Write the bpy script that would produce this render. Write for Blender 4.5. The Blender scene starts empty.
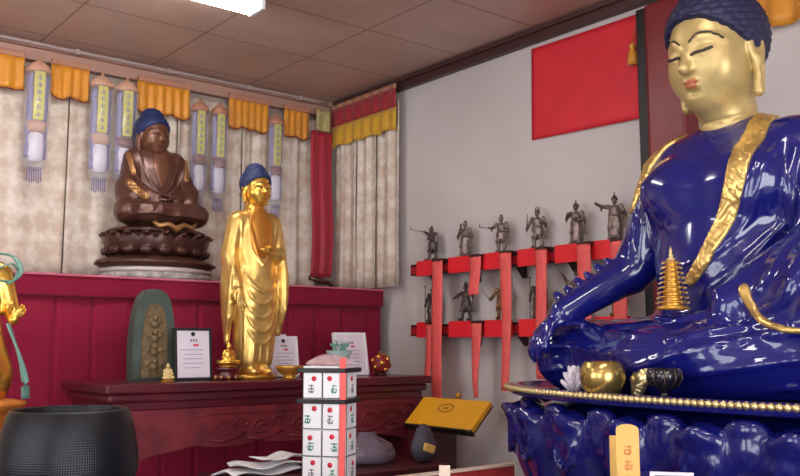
import bpy, bmesh, math, random
import numpy as np
from mathutils import Vector, Matrix
random.seed(7)
PI = math.pi
SC = bpy.context.scene
COL = SC.collection

# ------------------------------------------------------------------ materials
def mat(name, col, rough=.5, metal=0., coat=0., spec=.5, trans=0., noise=0., nscale=8., bump=0., bscale=60., sheen=0., alpha=1.):
    m = bpy.data.materials.new(name); m.use_nodes = True
    nt = m.node_tree; b = nt.nodes['Principled BSDF']
    b.inputs['Base Color'].default_value = (*col, 1)
    b.inputs['Roughness'].default_value = rough
    b.inputs['Metallic'].default_value = metal
    b.inputs['Coat Weight'].default_value = coat
    b.inputs['Coat Roughness'].default_value = .06
    b.inputs['Specular IOR Level'].default_value = spec
    b.inputs['Transmission Weight'].default_value = trans
    b.inputs['Sheen Weight'].default_value = sheen
    b.inputs['Alpha'].default_value = alpha
    tc = nt.nodes.new('ShaderNodeTexCoord')
    if noise:
        n = nt.nodes.new('ShaderNodeTexNoise'); n.inputs['Scale'].default_value = nscale; n.inputs['Detail'].default_value = 5
        nt.links.new(tc.outputs['Object'], n.inputs['Vector'])
        r = nt.nodes.new('ShaderNodeValToRGB')
        r.color_ramp.elements[0].position = .3; r.color_ramp.elements[1].position = .7
        r.color_ramp.elements[0].color = (*[max(0, c*(1-noise)) for c in col], 1)
        r.color_ramp.elements[1].color = (*[min(1, c*(1+noise)) for c in col], 1)
        nt.links.new(n.outputs['Fac'], r.inputs['Fac']); nt.links.new(r.outputs['Color'], b.inputs['Base Color'])
    if bump:
        n = nt.nodes.new('ShaderNodeTexNoise'); n.inputs['Scale'].default_value = bscale; n.inputs['Detail'].default_value = 4
        nt.links.new(tc.outputs['Object'], n.inputs['Vector'])
        bp = nt.nodes.new('ShaderNodeBump'); bp.inputs['Strength'].default_value = bump; bp.inputs['Distance'].default_value = .01
        nt.links.new(n.outputs['Fac'], bp.inputs['Height']); nt.links.new(bp.outputs['Normal'], b.inputs['Normal'])
    return m

def s(r, g, b):     # sRGB 0-255 -> linear
    return tuple((c/255/12.92) if c/255 <= .04045 else ((c/255+.055)/1.055)**2.4 for c in (r, g, b))

M = {}
M['blue'] = mat('blue_glaze', s(19, 23, 104), .13, 0, .6, .5)
M['blue_throne'] = mat('blue_throne_glaze', s(18, 22, 98), .16, 0, .5, .5, bump=.12, bscale=25)
M['hair_blue'] = mat('hair_blue', s(26, 40, 84), .55)
M['hair_navy'] = mat('hair_navy', s(30, 32, 66), .6)
M['face_gold'] = mat('face_gold', s(196, 170, 112), .38, .4, 0, .5)
M['gold'] = mat('gold_leaf', s(236, 184, 84), .27, .85, 0, .5, noise=.15, nscale=10)
M['gold_bright'] = mat('gold_bright', s(228, 188, 108), .34, .8, 0, .5, noise=.2, nscale=14)
M['gold_matte'] = mat('gold_matte', s(205, 150, 60), .4, .7)
M['bead_gold'] = mat('bead_gold', s(226, 205, 150), .3, .8)
M['border_gold'] = mat('border_gold', s(226, 190, 116), .32, .8, noise=.25, nscale=30)
M['bronze'] = mat('brown_lacquer_bronze', s(92, 58, 48), .34, .35, .2, .5, noise=.3, nscale=9)
M['bronze_dark'] = mat('dark_lacquer_bronze', s(78, 46, 38), .4, .3, .1, .5, noise=.3, nscale=9)
M['bronze_gold'] = mat('worn_gilding', s(160, 116, 72), .35, .6)
M['skin_bronze'] = mat('bronze_skin', s(112, 72, 54), .3, .4)
M['lip'] = mat('lip_red', s(176, 98, 66), .4)
M['dark_line'] = mat('dark_paint', s(48, 36, 30), .5)
M['wood_red'] = mat('red_lacquered_wood', s(80, 16, 30), .35, 0, .25, .5, noise=.3, nscale=5)
M['wood_red_worn'] = mat('worn_red_wood', s(104, 28, 38), .5, 0, 0, .4, noise=.35, nscale=11)
M['wood_dark'] = mat('dark_red_wood', s(66, 18, 26), .4, 0, .1, .5, noise=.2)
M['velvet'] = mat('crimson_velvet', s(130, 12, 48), .8, 0, 0, .2, noise=.1, nscale=4, sheen=.12)
M['velvet_dark'] = mat('dark_crimson_cloth', s(112, 14, 44), .8, 0, 0, .2)
M['red_paper'] = mat('red_paper', s(222, 42, 54), .6, noise=.06)
M['red_bright'] = mat('bright_red_card', s(232, 34, 46), .5)
M['ribbon'] = mat('salmon_red_ribbon', s(238, 96, 92), .55, noise=.06, nscale=20)
M['shelf_dark'] = mat('dark_shelf_wood', s(58, 24, 24), .5)
M['pewter'] = mat('pewter', s(134, 118, 112), .38, .6, 0, .5, noise=.45, nscale=45)
M['pewter_dark'] = mat('dark_pewter', s(92, 80, 76), .45, .5, noise=.4, nscale=50)
M['pewter_brown'] = mat('brown_pewter', s(140, 98, 60), .4, .5, noise=.35, nscale=45)
M['black_iron'] = mat('black_iron', s(38, 38, 44), .3, .65)
M['black'] = mat('black_matte', s(24, 22, 24), .5)
M['white'] = mat('white_card', s(232, 230, 232), .5)
M['paper'] = mat('paper', s(226, 216, 226), .55)
M['ink_red'] = mat('red_ink', s(206, 34, 56), .6)
M['ink_green'] = mat('green_ink', s(46, 132, 104), .6)
M['ink_grey'] = mat('grey_ink', s(120, 112, 124), .6)
M['ink_black'] = mat('black_ink', s(40, 36, 40), .6)
M['yellow_cloth'] = mat('orange_yellow_satin', s(212, 138, 26), .42, 0, 0, .5, noise=.12, nscale=6, sheen=.3)
M['valance_red'] = mat('valance_red', s(160, 34, 44), .6, sheen=.2)
M['valance_yellow'] = mat('valance_yellow', s(214, 164, 44), .55, sheen=.2)
M['banner_red'] = mat('banner_red_satin', s(162, 22, 46), .5, noise=.1, nscale=7, sheen=.2)
M['pink_cap'] = mat('dusty_pink_cap', s(196, 150, 124), .6)
M['amber_cap'] = mat('faded_orange_cap', s(178, 124, 98), .6)
M['strip_yellow'] = mat('yellow_strip', s(206, 196, 62), .5)
M['maroon_band'] = mat('maroon_band', s(120, 52, 40), .5)
M['violet'] = mat('violet_print', s(128, 116, 160), .4)
M['teal'] = mat('teal_paint', s(112, 158, 146), .45, noise=.12)
M['green_stone'] = mat('grey_green_stone', s(72, 82, 76), .6, 0, 0, .4, noise=.25, nscale=12)
M['relief'] = mat('olive_brown_relief', s(112, 92, 62), .5, .2, noise=.35, nscale=25, bump=.6, bscale=50)
M['yellow_board'] = mat('amber_board', s(222, 158, 24), .45, 0, .1)
M['wood_tag'] = mat('pale_wood', s(224, 178, 96), .5, noise=.1, nscale=12)
M['cream'] = mat('cream_card', s(226, 204, 186), .6)
M['fluor_body'] = mat('white_metal', s(225, 225, 225), .4)
M['ceramic'] = mat('white_ceramic', s(222, 214, 226), .25, 0, .3)
M['conduit'] = mat('grey_conduit', s(168, 150, 146), .4)
M['dark_trim'] = mat('dark_brown_trim', s(72, 46, 44), .45)
M['pink_trim'] = mat('pale_pink_trim', s(178, 138, 122), .6)
M['pillar_red'] = mat('pillar_red', s(120, 30, 36), .4, noise=.15, nscale=3)

def clear_plastic(name, tint, a):
    m = bpy.data.materials.new(name); m.use_nodes = True; nt = m.node_tree; nt.nodes.clear()
    o = nt.nodes.new('ShaderNodeOutputMaterial'); mx = nt.nodes.new('ShaderNodeMixShader')
    t = nt.nodes.new('ShaderNodeBsdfTransparent'); g = nt.nodes.new('ShaderNodeBsdfPrincipled')
    t.inputs['Color'].default_value = (.96, .96, .97, 1)
    g.inputs['Base Color'].default_value = (*tint, 1); g.inputs['Roughness'].default_value = .08
    mx.inputs[0].default_value = a
    nt.links.new(t.outputs[0], mx.inputs[1]); nt.links.new(g.outputs[0], mx.inputs[2]); nt.links.new(mx.outputs[0], o.inputs[0])
    return m
M['plastic'] = clear_plastic('clear_plastic_film', s(226, 228, 238), .17)
M['plastic_pink'] = clear_plastic('pinkish_plastic_film', s(232, 196, 198), .45)
M['plastic_dark'] = clear_plastic('smoky_plastic_film', s(130, 116, 130), .55)
M['glass'] = clear_plastic('pale_green_glass', s(190, 214, 214), .45)

def emit(name, col, st):
    m = bpy.data.materials.new(name); m.use_nodes = True; nt = m.node_tree; nt.nodes.clear()
    o = nt.nodes.new('ShaderNodeOutputMaterial'); e = nt.nodes.new('ShaderNodeEmission')
    e.inputs[0].default_value = (*col, 1); e.inputs[1].default_value = st; nt.links.new(e.outputs[0], o.inputs[0]); return m

# ------------------------------------------------------------------ linking
def link(name, me, m=None, parent=None, smooth=None, loc=None, rot=None):
    if isinstance(me, bmesh.types.BMesh):
        b = me; me = bpy.data.meshes.new(name)
        bmesh.ops.recalc_face_normals(b, faces=b.faces[:]); b.to_mesh(me); b.free()
    if smooth is not None:
        me.polygons.foreach_set('use_smooth', [smooth]*len(me.polygons))
    o = bpy.data.objects.new(name, me); COL.objects.link(o)
    if m: 
        me.materials.append(m)
    if parent: o.parent = parent
    if loc is not None: o.location = loc
    if rot is not None: o.rotation_euler = rot
    return o
def tag(o, label, cat, group=None, kind=None):
    o['label'] = label; o['category'] = cat
    if group: o['group'] = group
    if kind: o['kind'] = kind
    return o
def thing(name, label, cat, loc=(0, 0, 0), rotz=0., group=None):
    o = bpy.data.objects.new(name, None); COL.objects.link(o); o.empty_display_size = .05
    o.location = loc; o.rotation_euler = (0, 0, rotz)
    return tag(o, label, cat, group)
def struct(name, me, m, smooth=False):
    o = link(name, me, m, smooth=smooth); o['kind'] = 'structure'; return o
def copy_tree(o, parent=None):
    c = o.copy(); COL.objects.link(c)
    if parent: c.parent = parent
    for ch in list(o.children): copy_tree(ch, c)
    return c

# ------------------------------------------------------------------ bmesh shapes
def box(b, c, size, bev=0., rot=None, seg=2):
    t = bmesh.new(); bmesh.ops.create_cube(t, size=1)
    bmesh.ops.scale(t, vec=size, verts=t.verts)
    if bev: bmesh.ops.bevel(t, geom=t.edges[:], offset=bev, segments=seg, affect='EDGES', profile=.5)
    if rot: bmesh.ops.rotate(t, cent=(0, 0, 0), matrix=rot.to_matrix() if hasattr(rot, 'to_matrix') else rot, verts=t.verts)
    bmesh.ops.translate(t, vec=c, verts=t.verts); _merge(b, t); return b
def _merge(b, t):
    me = bpy.data.meshes.new('tmp'); t.to_mesh(me); t.free(); b.from_mesh(me); bpy.data.meshes.remove(me)
def lathe(b, prof, n=32, c=(0, 0, 0), sx=1., sy=1., wob=None):
    rings = []
    for r, z in prof:
        ring = []
        for i in range(n):
            a = 2*PI*i/n; rr = r*(wob(a, z) if wob else 1)
            ring.append(b.verts.new((c[0]+rr*math.cos(a)*sx, c[1]+rr*math.sin(a)*sy, c[2]+z)))
        rings.append(ring)
    for k in range(len(rings)-1):
        for i in range(n):
            b.faces.new((rings[k][i], rings[k][(i+1) % n], rings[k+1][(i+1) % n], rings[k+1][i]))
    if prof[0][0] > 1e-4: b.faces.new(rings[0][::-1])
    if prof[-1][0] > 1e-4: b.faces.new(rings[-1])
    bmesh.ops.remove_doubles(b, verts=b.verts, dist=1e-6)
    return b
def sweep(b, pts, rad, n=8, cap=True, flat=1.):
    pts = [Vector(p) for p in pts]; m = len(pts)
    rad = rad if hasattr(rad, '__len__') else [rad]*m
    up = Vector((0, 0, 1)); rings = []
    for i, p in enumerate(pts):
        t = (pts[min(i+1, m-1)]-pts[max(i-1, 0)]).normalized()
        if abs(t.dot(up)) > .95: u = Vector((0, 1, 0))
        else: u = up
        x = t.cross(u).normalized(); y = x.cross(t).normalized()
        rings.append([b.verts.new(p+x*(rad[i]*math.cos(2*PI*k/n))+y*(rad[i]*flat*math.sin(2*PI*k/n))) for k in range(n)])
    for i in range(m-1):
        for k in range(n):
            b.faces.new((rings[i][k], rings[i][(k+1) % n], rings[i+1][(k+1) % n], rings[i+1][k]))
    if cap: b.faces.new(rings[0][::-1]); b.faces.new(rings[-1])
    return b
def sheet(fn, nu, nv, th=.004, closed_u=False):
    """surface fn(u,v)->point with real thickness"""
    b = bmesh.new(); V = [[b.verts.new(fn(i/nu, j/nv)) for j in range(nv+1)] for i in range(nu+(0 if closed_u else 1))]
    N = len(V)
    for i in range(nu):
        for j in range(nv):
            b.faces.new((V[i][j], V[(i+1) % N][j], V[(i+1) % N][j+1], V[i][j+1]))
    bmesh.ops.recalc_face_normals(b, faces=b.faces[:])
    if th: bmesh.ops.solidify(b, geom=b.faces[:], thickness=th)
    return b
def prism(b, poly, axis, lo, hi):
    """poly 2-D list extruded along axis (0,1,2) between lo and hi"""
    def p(q, t):
        v = [0, 0, 0]; o = [a for a in (0, 1, 2) if a != axis]; v[o[0]] = q[0]; v[o[1]] = q[1]; v[axis] = t; return v
    A = [b.verts.new(p(q, lo)) for q in poly]; B = [b.verts.new(p(q, hi)) for q in poly]
    n = len(poly); b.faces.new(A[::-1]); b.faces.new(B)
    for i in range(n): b.faces.new((A[i], A[(i+1) % n], B[(i+1) % n], B[i]))
    return b
def sph(b, c, r, sub=2, sc=(1, 1, 1)):
    t = bmesh.new(); bmesh.ops.create_icosphere(t, subdivisions=sub, radius=r)
    bmesh.ops.scale(t, vec=sc, verts=t.verts); bmesh.ops.translate(t, vec=c, verts=t.verts); _merge(b, t); return b
def new(): return bmesh.new()

# ------------------------------------------------------------------ implicit-surface sculpting
class Sculpt:
    def __init__(g, lo, hi, h):
        g.h = h; g.lo = np.array(lo, float)
        g.n = np.ceil((np.array(hi)-g.lo)/h).astype(int)+1
        g.ax = [(g.lo[i]+np.arange(g.n[i])*h).astype(np.float32) for i in range(3)]
        g.v = np.full(g.n, 1., np.float32)
    def _sl(g, lo, hi):
        a = np.clip(np.floor((np.array(lo)-g.lo)/g.h).astype(int), 0, g.n); b = np.clip(np.ceil((np.array(hi)-g.lo)/g.h).astype(int)+1, 0, g.n)
        sl = tuple(slice(a[i], b[i]) for i in range(3))
        p = [g.ax[0][sl[0]][:, None, None], g.ax[1][sl[1]][None, :, None], g.ax[2][sl[2]][None, None, :]]
        return sl, p
    def _app(g, sl, d, k, op):
        w = g.v[sl]
        if w.size == 0: return
        if op == 'u':
            if k > 0:
                hh = np.clip(.5+.5*(d-w)/k, 0, 1); g.v[sl] = d+(w-d)*hh-k*hh*(1-hh)
            else: g.v[sl] = np.minimum(w, d)
        elif op == 's':
            if k > 0:
                hh = np.clip(.5-.5*(w+d)/k, 0, 1); g.v[sl] = w+(-d-w)*hh+k*hh*(1-hh)
            else: g.v[sl] = np.maximum(w, -d)
    def ell(g, c, r, k=0., op='u', rot=None):
        c = np.array(c, float); r = np.array(r, float) if hasattr(r, '__len__') else np.array([r]*3, float)
        m = r.max() + k + .06
        sl, p = g._sl(c-m, c+m); q = [p[i]-c[i] for i in range(3)]
        if rot is not None:
            R = np.array(rot.transposed() if hasattr(rot, 'transposed') else np.array(rot).T)
            q = [R[i, 0]*q[0]+R[i, 1]*q[1]+R[i, 2]*q[2] for i in range(3)]
        k0 = np.sqrt(sum((q[i]/r[i])**2 for i in range(3))); k1 = np.sqrt(sum((q[i]/r[i]**2)**2 for i in range(3)))+1e-9
        g._app(sl, (k0*(k0-1)/k1).astype(np.float32), k, op); return g
    def cap(g, a, b, ra, rb=None, k=0., op='u'):
        rb = ra if rb is None else rb; a = np.array(a, float); b = np.array(b, float); m = max(ra, rb)+k+.04
        sl, p = g._sl(np.minimum(a, b)-m, np.maximum(a, b)+m); ab = b-a; L = (ab@ab)+1e-12
        t = np.clip(sum((p[i]-a[i])*ab[i] for i in range(3))/L, 0, 1)
        d = np.sqrt(sum((p[i]-a[i]-t*ab[i])**2 for i in range(3)))-(ra+(rb-ra)*t)
        g._app(sl, d.astype(np.float32), k, op); return g
    def tube(g, pts, r, k=0., op='u'):
        n = len(pts); r = r if hasattr(r, '__len__') else [r]*n
        # union of the chain first, blended once
        P = np.array(pts, float); m = max(r)+k+.04
        sl, p = g._sl(P.min(0)-m, P.max(0)+m); d = None
        for i in range(n-1):
            a, b = P[i], P[i+1]; ab = b-a; L = (ab@ab)+1e-12
            t = np.clip(sum((p[j]-a[j])*ab[j] for j in range(3))/L, 0, 1)
            e = np.sqrt(sum((p[j]-a[j]-t*ab[j])**2 for j in range(3)))-(r[i]+(r[i+1]-r[i])*t)
            d = e if d is None else np.minimum(d, e)
        g._app(sl, d.astype(np.float32), k, op); return g
    def box(g, c, hs, r=.0, k=0., op='u', rot=None):
        c = np.array(c, float); hs = np.array(hs, float); m = np.linalg.norm(hs)+k+.04
        sl, p = g._sl(c-m, c+m); q = [p[i]-c[i] for i in range(3)]
        if rot is not None:
            R = np.array(rot.transposed()); q = [R[i, 0]*q[0]+R[i, 1]*q[1]+R[i, 2]*q[2] for i in range(3)]
        q = [np.abs(q[i])-(hs[i]-r) for i in range(3)]
        d = np.sqrt(sum(np.maximum(x, 0)**2 for x in q))+np.minimum(np.maximum(np.maximum(q[0], q[1]), q[2]), 0)-r
        g._app(sl, d.astype(np.float32), k, op); return g
    def half(g, c, n):          # keep the side n points away from
        n = np.array(n, float)/np.linalg.norm(n); d = sum((a*1.)*w for a, w in zip((g.ax[0][:, None, None]-c[0], g.ax[1][None, :, None]-c[1], g.ax[2][None, None, :]-c[2]), n))
        g.v = np.maximum(g.v, d.astype(np.float32)); return g
    def disp(g, f):             # f(x,y,z) added to the field
        g.v = (g.v+f(g.ax[0][:, None, None], g.ax[1][None, :, None], g.ax[2][None, None, :])).astype(np.float32); return g
    def sample(g, P):
        q = (np.array(P, float)-g.lo)/g.h; q = np.clip(q, 0, g.n-1.001); i = q.astype(int); f = q-i; o = 0
        for dx in (0, 1):
            for dy in (0, 1):
                for dz in (0, 1):
                    w = (f[:, 0] if dx else 1-f[:, 0])*(f[:, 1] if dy else 1-f[:, 1])*(f[:, 2] if dz else 1-f[:, 2])
                    o = o+w*g.v[i[:, 0]+dx, i[:, 1]+dy, i[:, 2]+dz]
        return o
    def front(g, x, z, default=0.):   # outermost surface seen from +y
        i = int(round((x-g.lo[0])/g.h)); k = int(round((z-g.lo[2])/g.h))
        i = min(max(i, 0), g.n[0]-1); k = min(max(k, 0), g.n[2]-1)
        w = np.nonzero(g.v[i, :, k] < 0)[0]
        return g.ax[1][w[-1]]+g.h*.5 if len(w) else default
    def top(g, x, y, default=0.):
        i = int(round((x-g.lo[0])/g.h)); k = int(round((y-g.lo[1])/g.h))
        w = np.nonzero(g.v[i, k, :] < 0)[0]
        return g.ax[2][w[-1]]+g.h*.5 if len(w) else default
    def drape(g, xz, off=0.):         # front-view curve laid on the front surface
        P = [(p, g.front(p[0], p[1], None)) for p in resample(xz, .025)]; return [(p[0], y+off, p[1]) for p, y in P if y is not None]
    def sub(g, lo, hi, h):
        t = Sculpt(lo, hi, h); X, Y, Z = np.meshgrid(*t.ax, indexing='ij')
        t.v = g.sample(np.stack([X.ravel(), Y.ravel(), Z.ravel()], 1)).reshape(t.n).astype(np.float32); return t
    def shell(g, lo, hi, h, region, t=.006, emboss=None):
        """a thin raised piece of the surface where region(Sculpt)->field < 0"""
        q = g.sub(lo, hi, h); r = Sculpt(lo, hi, h); region(r)
        b = q.v-t
        if emboss is not None: b = b+emboss(q.ax[0][:, None, None], q.ax[1][None, :, None], q.ax[2][None, None, :])
        q.v = np.maximum(np.maximum(b, r.v), -q.v-.012).astype(np.float32); return q
    def mesh(g, name):
        v = np.pad(g.v, 1, constant_values=1.); s_ = v < 0; n = np.array(v.shape)
        c = [s_[:-1, :-1, :-1], s_[1:, :-1, :-1], s_[:-1, 1:, :-1], s_[1:, 1:, :-1], s_[:-1, :-1, 1:], s_[1:, :-1, 1:], s_[:-1, 1:, 1:], s_[1:, 1:, 1:]]
        cnt = sum(x.astype(np.int8) for x in c); act = (cnt > 0) & (cnt < 8)
        idx = np.full(act.shape, -1, np.int64); I = np.argwhere(act); idx[act] = np.arange(len(I))
        pos = np.zeros((len(I), 3)); num = np.zeros(len(I))
        off = [(0, 0, 0), (1, 0, 0), (0, 1, 0), (1, 1, 0), (0, 0, 1), (1, 0, 1), (0, 1, 1), (1, 1, 1)]
        val = [v[I[:, 0]+o[0], I[:, 1]+o[1], I[:, 2]+o[2]] for o in off]
        for a, b in [(0, 1), (2, 3), (4, 5), (6, 7), (0, 2), (1, 3), (4, 6), (5, 7), (0, 4), (1, 5), (2, 6), (3, 7)]:
            m = (val[a] < 0) != (val[b] < 0); t = np.where(m, val[a]/(val[a]-val[b]+1e-12), 0)
            P = np.array(off[a])+t[:, None]*(np.array(off[b])-np.array(off[a])); pos += P*m[:, None]; num += m
        pos = (I+pos/num[:, None]-1)*g.h+g.lo
        F = []
        for ax in range(3):
            u, w = [(1, 2), (2, 0), (0, 1)][ax]
            A = [slice(None)]*3; B = [slice(None)]*3; A[ax] = slice(0, -1); B[ax] = slice(1, None)
            sg = s_[tuple(A)] != s_[tuple(B)]; E = np.argwhere(sg); inside = s_[tuple(A)][sg]
            ok = (E[:, u] > 0) & (E[:, w] > 0) & (E[:, u] < n[u]-1) & (E[:, w] < n[w]-1); E = E[ok]; inside = inside[ok]
            def cell(du, dw):
                Q = E.copy(); Q[:, u] += du; Q[:, w] += dw; return idx[Q[:, 0], Q[:, 1], Q[:, 2]]
            q = np.stack([cell(-1, -1), cell(0, -1), cell(0, 0), cell(-1, 0)], 1)
            q[~inside] = q[~inside][:, ::-1]; F.append(q)
        F = np.concatenate(F); me = bpy.data.meshes.new(name)
        me.vertices.add(len(pos)); me.vertices.foreach_set('co', pos.astype(np.float32).ravel())
        me.loops.add(F.size); me.loops.foreach_set('vertex_index', F.astype(np.int32).ravel())
        me.polygons.add(len(F)); me.polygons.foreach_set('loop_start', (np.arange(len(F))*4).astype(np.int32))
        me.polygons.foreach_set('use_smooth', np.ones(len(F), bool)); me.update(calc_edges=True); me.validate()
        return me
    def obj(g, name, m, parent=None): return link(name, g.mesh(name), m, parent)

def resample(pts, step):
    P = [np.array(p, float) for p in pts]; out = []
    # Catmull-Rom
    Q = [2*P[0]-P[1]]+P+[2*P[-1]-P[-2]]
    for i in range(1, len(Q)-2):
        n = max(2, int(np.linalg.norm(Q[i+1]-Q[i])/step))
        for k in range(n):
            t = k/n; out.append(.5*((2*Q[i])+(-Q[i-1]+Q[i+1])*t+(2*Q[i-1]-5*Q[i]+4*Q[i+1]-Q[i+2])*t*t+(-Q[i-1]+3*Q[i]-3*Q[i+1]+Q[i+2])*t**3))
    out.append(P[-1]); return [tuple(p) for p in out]
def rotm(ax, deg): return Matrix.Rotation(math.radians(deg), 3, ax)
# ================================================================== THE ROOM
XW, YB, ZC = 3.108, 4.55, 2.965      # right wall, back wall, ceiling
XL, YR = -2.4, -2.6                  # left wall, rear wall (behind the viewer)

def wall_mat(name, base, var=.06):
    return mat(name, base, .75, 0, 0, .3, noise=var, nscale=1.6, bump=.05, bscale=90)
M['wall_grey'] = wall_mat('grey_plaster', s(212, 204, 202))
M['wall_back'] = wall_mat('dim_plaster', s(170, 156, 146))
M['floor'] = mat('polished_tile', s(120, 104, 96), .35, noise=.12, nscale=2)

def ceiling_mat():
    m = mat('ceiling_panels', s(158, 124, 110), .42, 0, 0, .5)
    nt = m.node_tree; b = nt.nodes['Principled BSDF']; tc = nt.nodes.new('ShaderNodeTexCoord'); sp = nt.nodes.new('ShaderNodeSeparateXYZ')
    nt.links.new(tc.outputs['Object'], sp.inputs[0])
    def seam(out, off, per, w):
        a = nt.nodes.new('ShaderNodeMath'); a.operation = 'SUBTRACT'; a.inputs[1].default_value = off-per*20-per/2
        nt.links.new(out, a.inputs[0])
        f = nt.nodes.new('ShaderNodeMath'); f.operation = 'MODULO'; f.inputs[1].default_value = per; nt.links.new(a.outputs[0], f.inputs[0])
        c = nt.nodes.new('ShaderNodeMath'); c.operation = 'SUBTRACT'; c.inputs[1].default_value = per/2; nt.links.new(f.outputs[0], c.inputs[0])
        d = nt.nodes.new('ShaderNodeMath'); d.operation = 'ABSOLUTE'; nt.links.new(c.outputs[0], d.inputs[0])
        e = nt.nodes.new('ShaderNodeMath'); e.operation = 'LESS_THAN'; e.inputs[1].default_value = w; nt.links.new(d.outputs[0], e.inputs[0])
        return e.outputs[0]
    u = nt.nodes.new('ShaderNodeMath'); u.operation = 'MAXIMUM'
    nt.links.new(seam(sp.outputs[0], 2.45, .59, .005), u.inputs[0]); nt.links.new(seam(sp.outputs[1], 3.30, .53, .005), u.inputs[1])
    n = nt.nodes.new('ShaderNodeTexNoise'); n.inputs['Scale'].default_value = 2.2; nt.links.new(tc.outputs['Object'], n.inputs['Vector'])
    r = nt.nodes.new('ShaderNodeValToRGB'); r.color_ramp.elements[0].position = .35; r.color_ramp.elements[1].position = .7
    r.color_ramp.elements[0].color = (*s(178, 148, 134), 1); r.color_ramp.elements[1].color = (*s(198, 168, 154), 1)
    nt.links.new(n.outputs['Fac'], r.inputs[0])
    mx = nt.nodes.new('ShaderNodeMixRGB'); nt.links.new(u.outputs[0], mx.inputs[0]); nt.links.new(r.outputs[0], mx.inputs[1]); mx.inputs[2].default_value = (*s(136, 104, 92), 1)
    nt.links.new(mx.outputs[0], b.inputs['Base Color']); return m

b = new(); box(b, ((XL+XW)/2, (YR+YB)/2, -.05), (XW-XL+.4, YB-YR+.4, .1)); struct('floor', b, M['floor'])
b = new(); box(b, ((XL+XW)/2, (YR+YB)/2, ZC+.05), (XW-XL+.4, YB-YR+.4, .1)); struct('ceiling', b, ceiling_mat())
b = new(); box(b, ((XL+XW)/2, YB+.05, ZC/2), (XW-XL+.2, .1, ZC)); struct('wall_back', b, M['wall_back'])
b = new(); box(b, (XW+.05, (YR+YB)/2, ZC/2), (.1, YB-YR, ZC)); struct('wall_right', b, M['wall_grey'])
# left wall with two windows, rear wall with the wide temple doorway
b = new()
for y0, y1, z0, z1 in ((YR, -1.2, 0, ZC), (-1.2, .6, 0, .9), (-1.2, .6, 2.5, ZC), (.6, 1.3, 0, ZC), (1.3, 3.1, 0, .9), (1.3, 3.1, 2.5, ZC), (3.1, YB, 0, ZC)):
    box(b, (XL-.05, (y0+y1)/2, (z0+z1)/2), (.1, y1-y0, z1-z0))
struct('wall_left', b, M['wall_grey'])
b = new()
for x0, x1, z0, z1 in ((XL, -1.3, 0, ZC), (-1.3, 1.5, 2.5, ZC), (1.5, XW, 0, ZC)):
    box(b, ((x0+x1)/2, YR-.05, (z0+z1)/2), (x1-x0, .1, z1-z0))
struct('wall_rear', b, M['wall_grey'])
for k, (y0, y1) in enumerate(((-1.2, .6), (1.3, 3.1))):
    b = new()
    for y in (y0+.03, (y0+y1)/2, y1-.03): box(b, (XL-.03, y, 1.7), (.05, .06, 1.6))
    for z in (.93, 1.7, 2.47): box(b, (XL-.03, (y0+y1)/2, z), (.05, y1-y0, .06))
    struct('window_%d' % (k+1), b, M['dark_trim'])
b = new()
for x in (-1.27, 1.47): box(b, (x, YR-.02, 1.25), (.08, .14, 2.5))
box(b, (.1, YR-.02, 2.47), (2.8, .14, .08)); struct('door_1', b, M['pillar_red'])

# cornices
b = new(); box(b, (1.2, YB-.025, ZC-.045), (3.78, .05, .09), .006); box(b, (1.2, YB-.04, ZC-.015), (3.78, .08, .03), .004); struct('trim_1', b, M['pink_trim'])
b = new(); box(b, (XW-.02, 1.2, ZC-.032), (.04, 6.6, .064), .006); box(b, (XW-.03, 1.2, ZC-.012), (.06, 6.6, .024), .004); struct('trim_2', b, M['dark_trim'])
b = new(); box(b, (XW-.012, 1.0, .06), (.024, 7, .12), .004); struct('baseboard_right', b, M['dark_trim'])

# conduit clipped along the back cornice
cd = thing('ceiling_conduit', 'thin grey conduit pipe running along the back wall just under the ceiling', 'pipe', (2.0, YB-.1, 2.945))
b = new(); sweep(b, [(-1.4+.1*i, 0, .002*math.sin(i*1.3)) for i in range(25)], .009, 8); link('pipe', b, M['conduit'], cd, True)
for x in (-.55, -.05, .45, .8):
    b = new(); box(b, (x, .01, .0), (.025, .04, .03), .004); link('pipe_clip', b, M['conduit'], cd, False)

# pillar and dark upright on the right wall behind the blue statue
b = new(); box(b, (XW-.05, 2.03, ZC/2-.05), (.1, .19, ZC-.1), .02); struct('column_right', b, M['pillar_red'])
b = new(); box(b, (XW-.035, 2.155, ZC/2-.05), (.07, .055, ZC-.1), .008); struct('trim_3', b, M['black'])

# ================================================================== CURTAINS
def damask():
    m = mat('beige_damask', s(214, 196, 178), .62, 0, 0, .3, sheen=.2)
    nt = m.node_tree; b = nt.nodes['Principled BSDF']; tc = nt.nodes.new('ShaderNodeTexCoord')
    mp = nt.nodes.new('ShaderNodeMapping'); mp.inputs['Scale'].default_value = (10, 10, 7.5); nt.links.new(tc.outputs['Object'], mp.inputs[0])
    v = nt.nodes.new('ShaderNodeTexVoronoi'); v.feature = 'SMOOTH_F1'; v.inputs['Randomness'].default_value = .25; v.inputs['Scale'].default_value = 1.
    nt.links.new(mp.outputs[0], v.inputs['Vector'])
    n = nt.nodes.new('ShaderNodeTexNoise'); n.inputs['Scale'].default_value = 26; nt.links.new(tc.outputs['Object'], n.inputs['Vector'])
    a = nt.nodes.new('ShaderNodeMath'); a.operation = 'MULTIPLY_ADD'; a.inputs[1].default_value = .8; nt.links.new(n.outputs['Fac'], a.inputs[0]); nt.links.new(v.outputs['Distance'], a.inputs[2])
    r = nt.nodes.new('ShaderNodeValToRGB'); r.color_ramp.elements[0].position = .62; r.color_ramp.elements[1].position = .95
    r.color_ramp.elements[0].color = (*s(200, 178, 160), 1); r.color_ramp.elements[1].color = (*s(226, 214, 200), 1)
    nt.links.new(a.outputs[0], r.inputs[0]); nt.links.new(r.outputs[0], b.inputs['Base Color']); return m
M['damask'] = damask()

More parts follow.
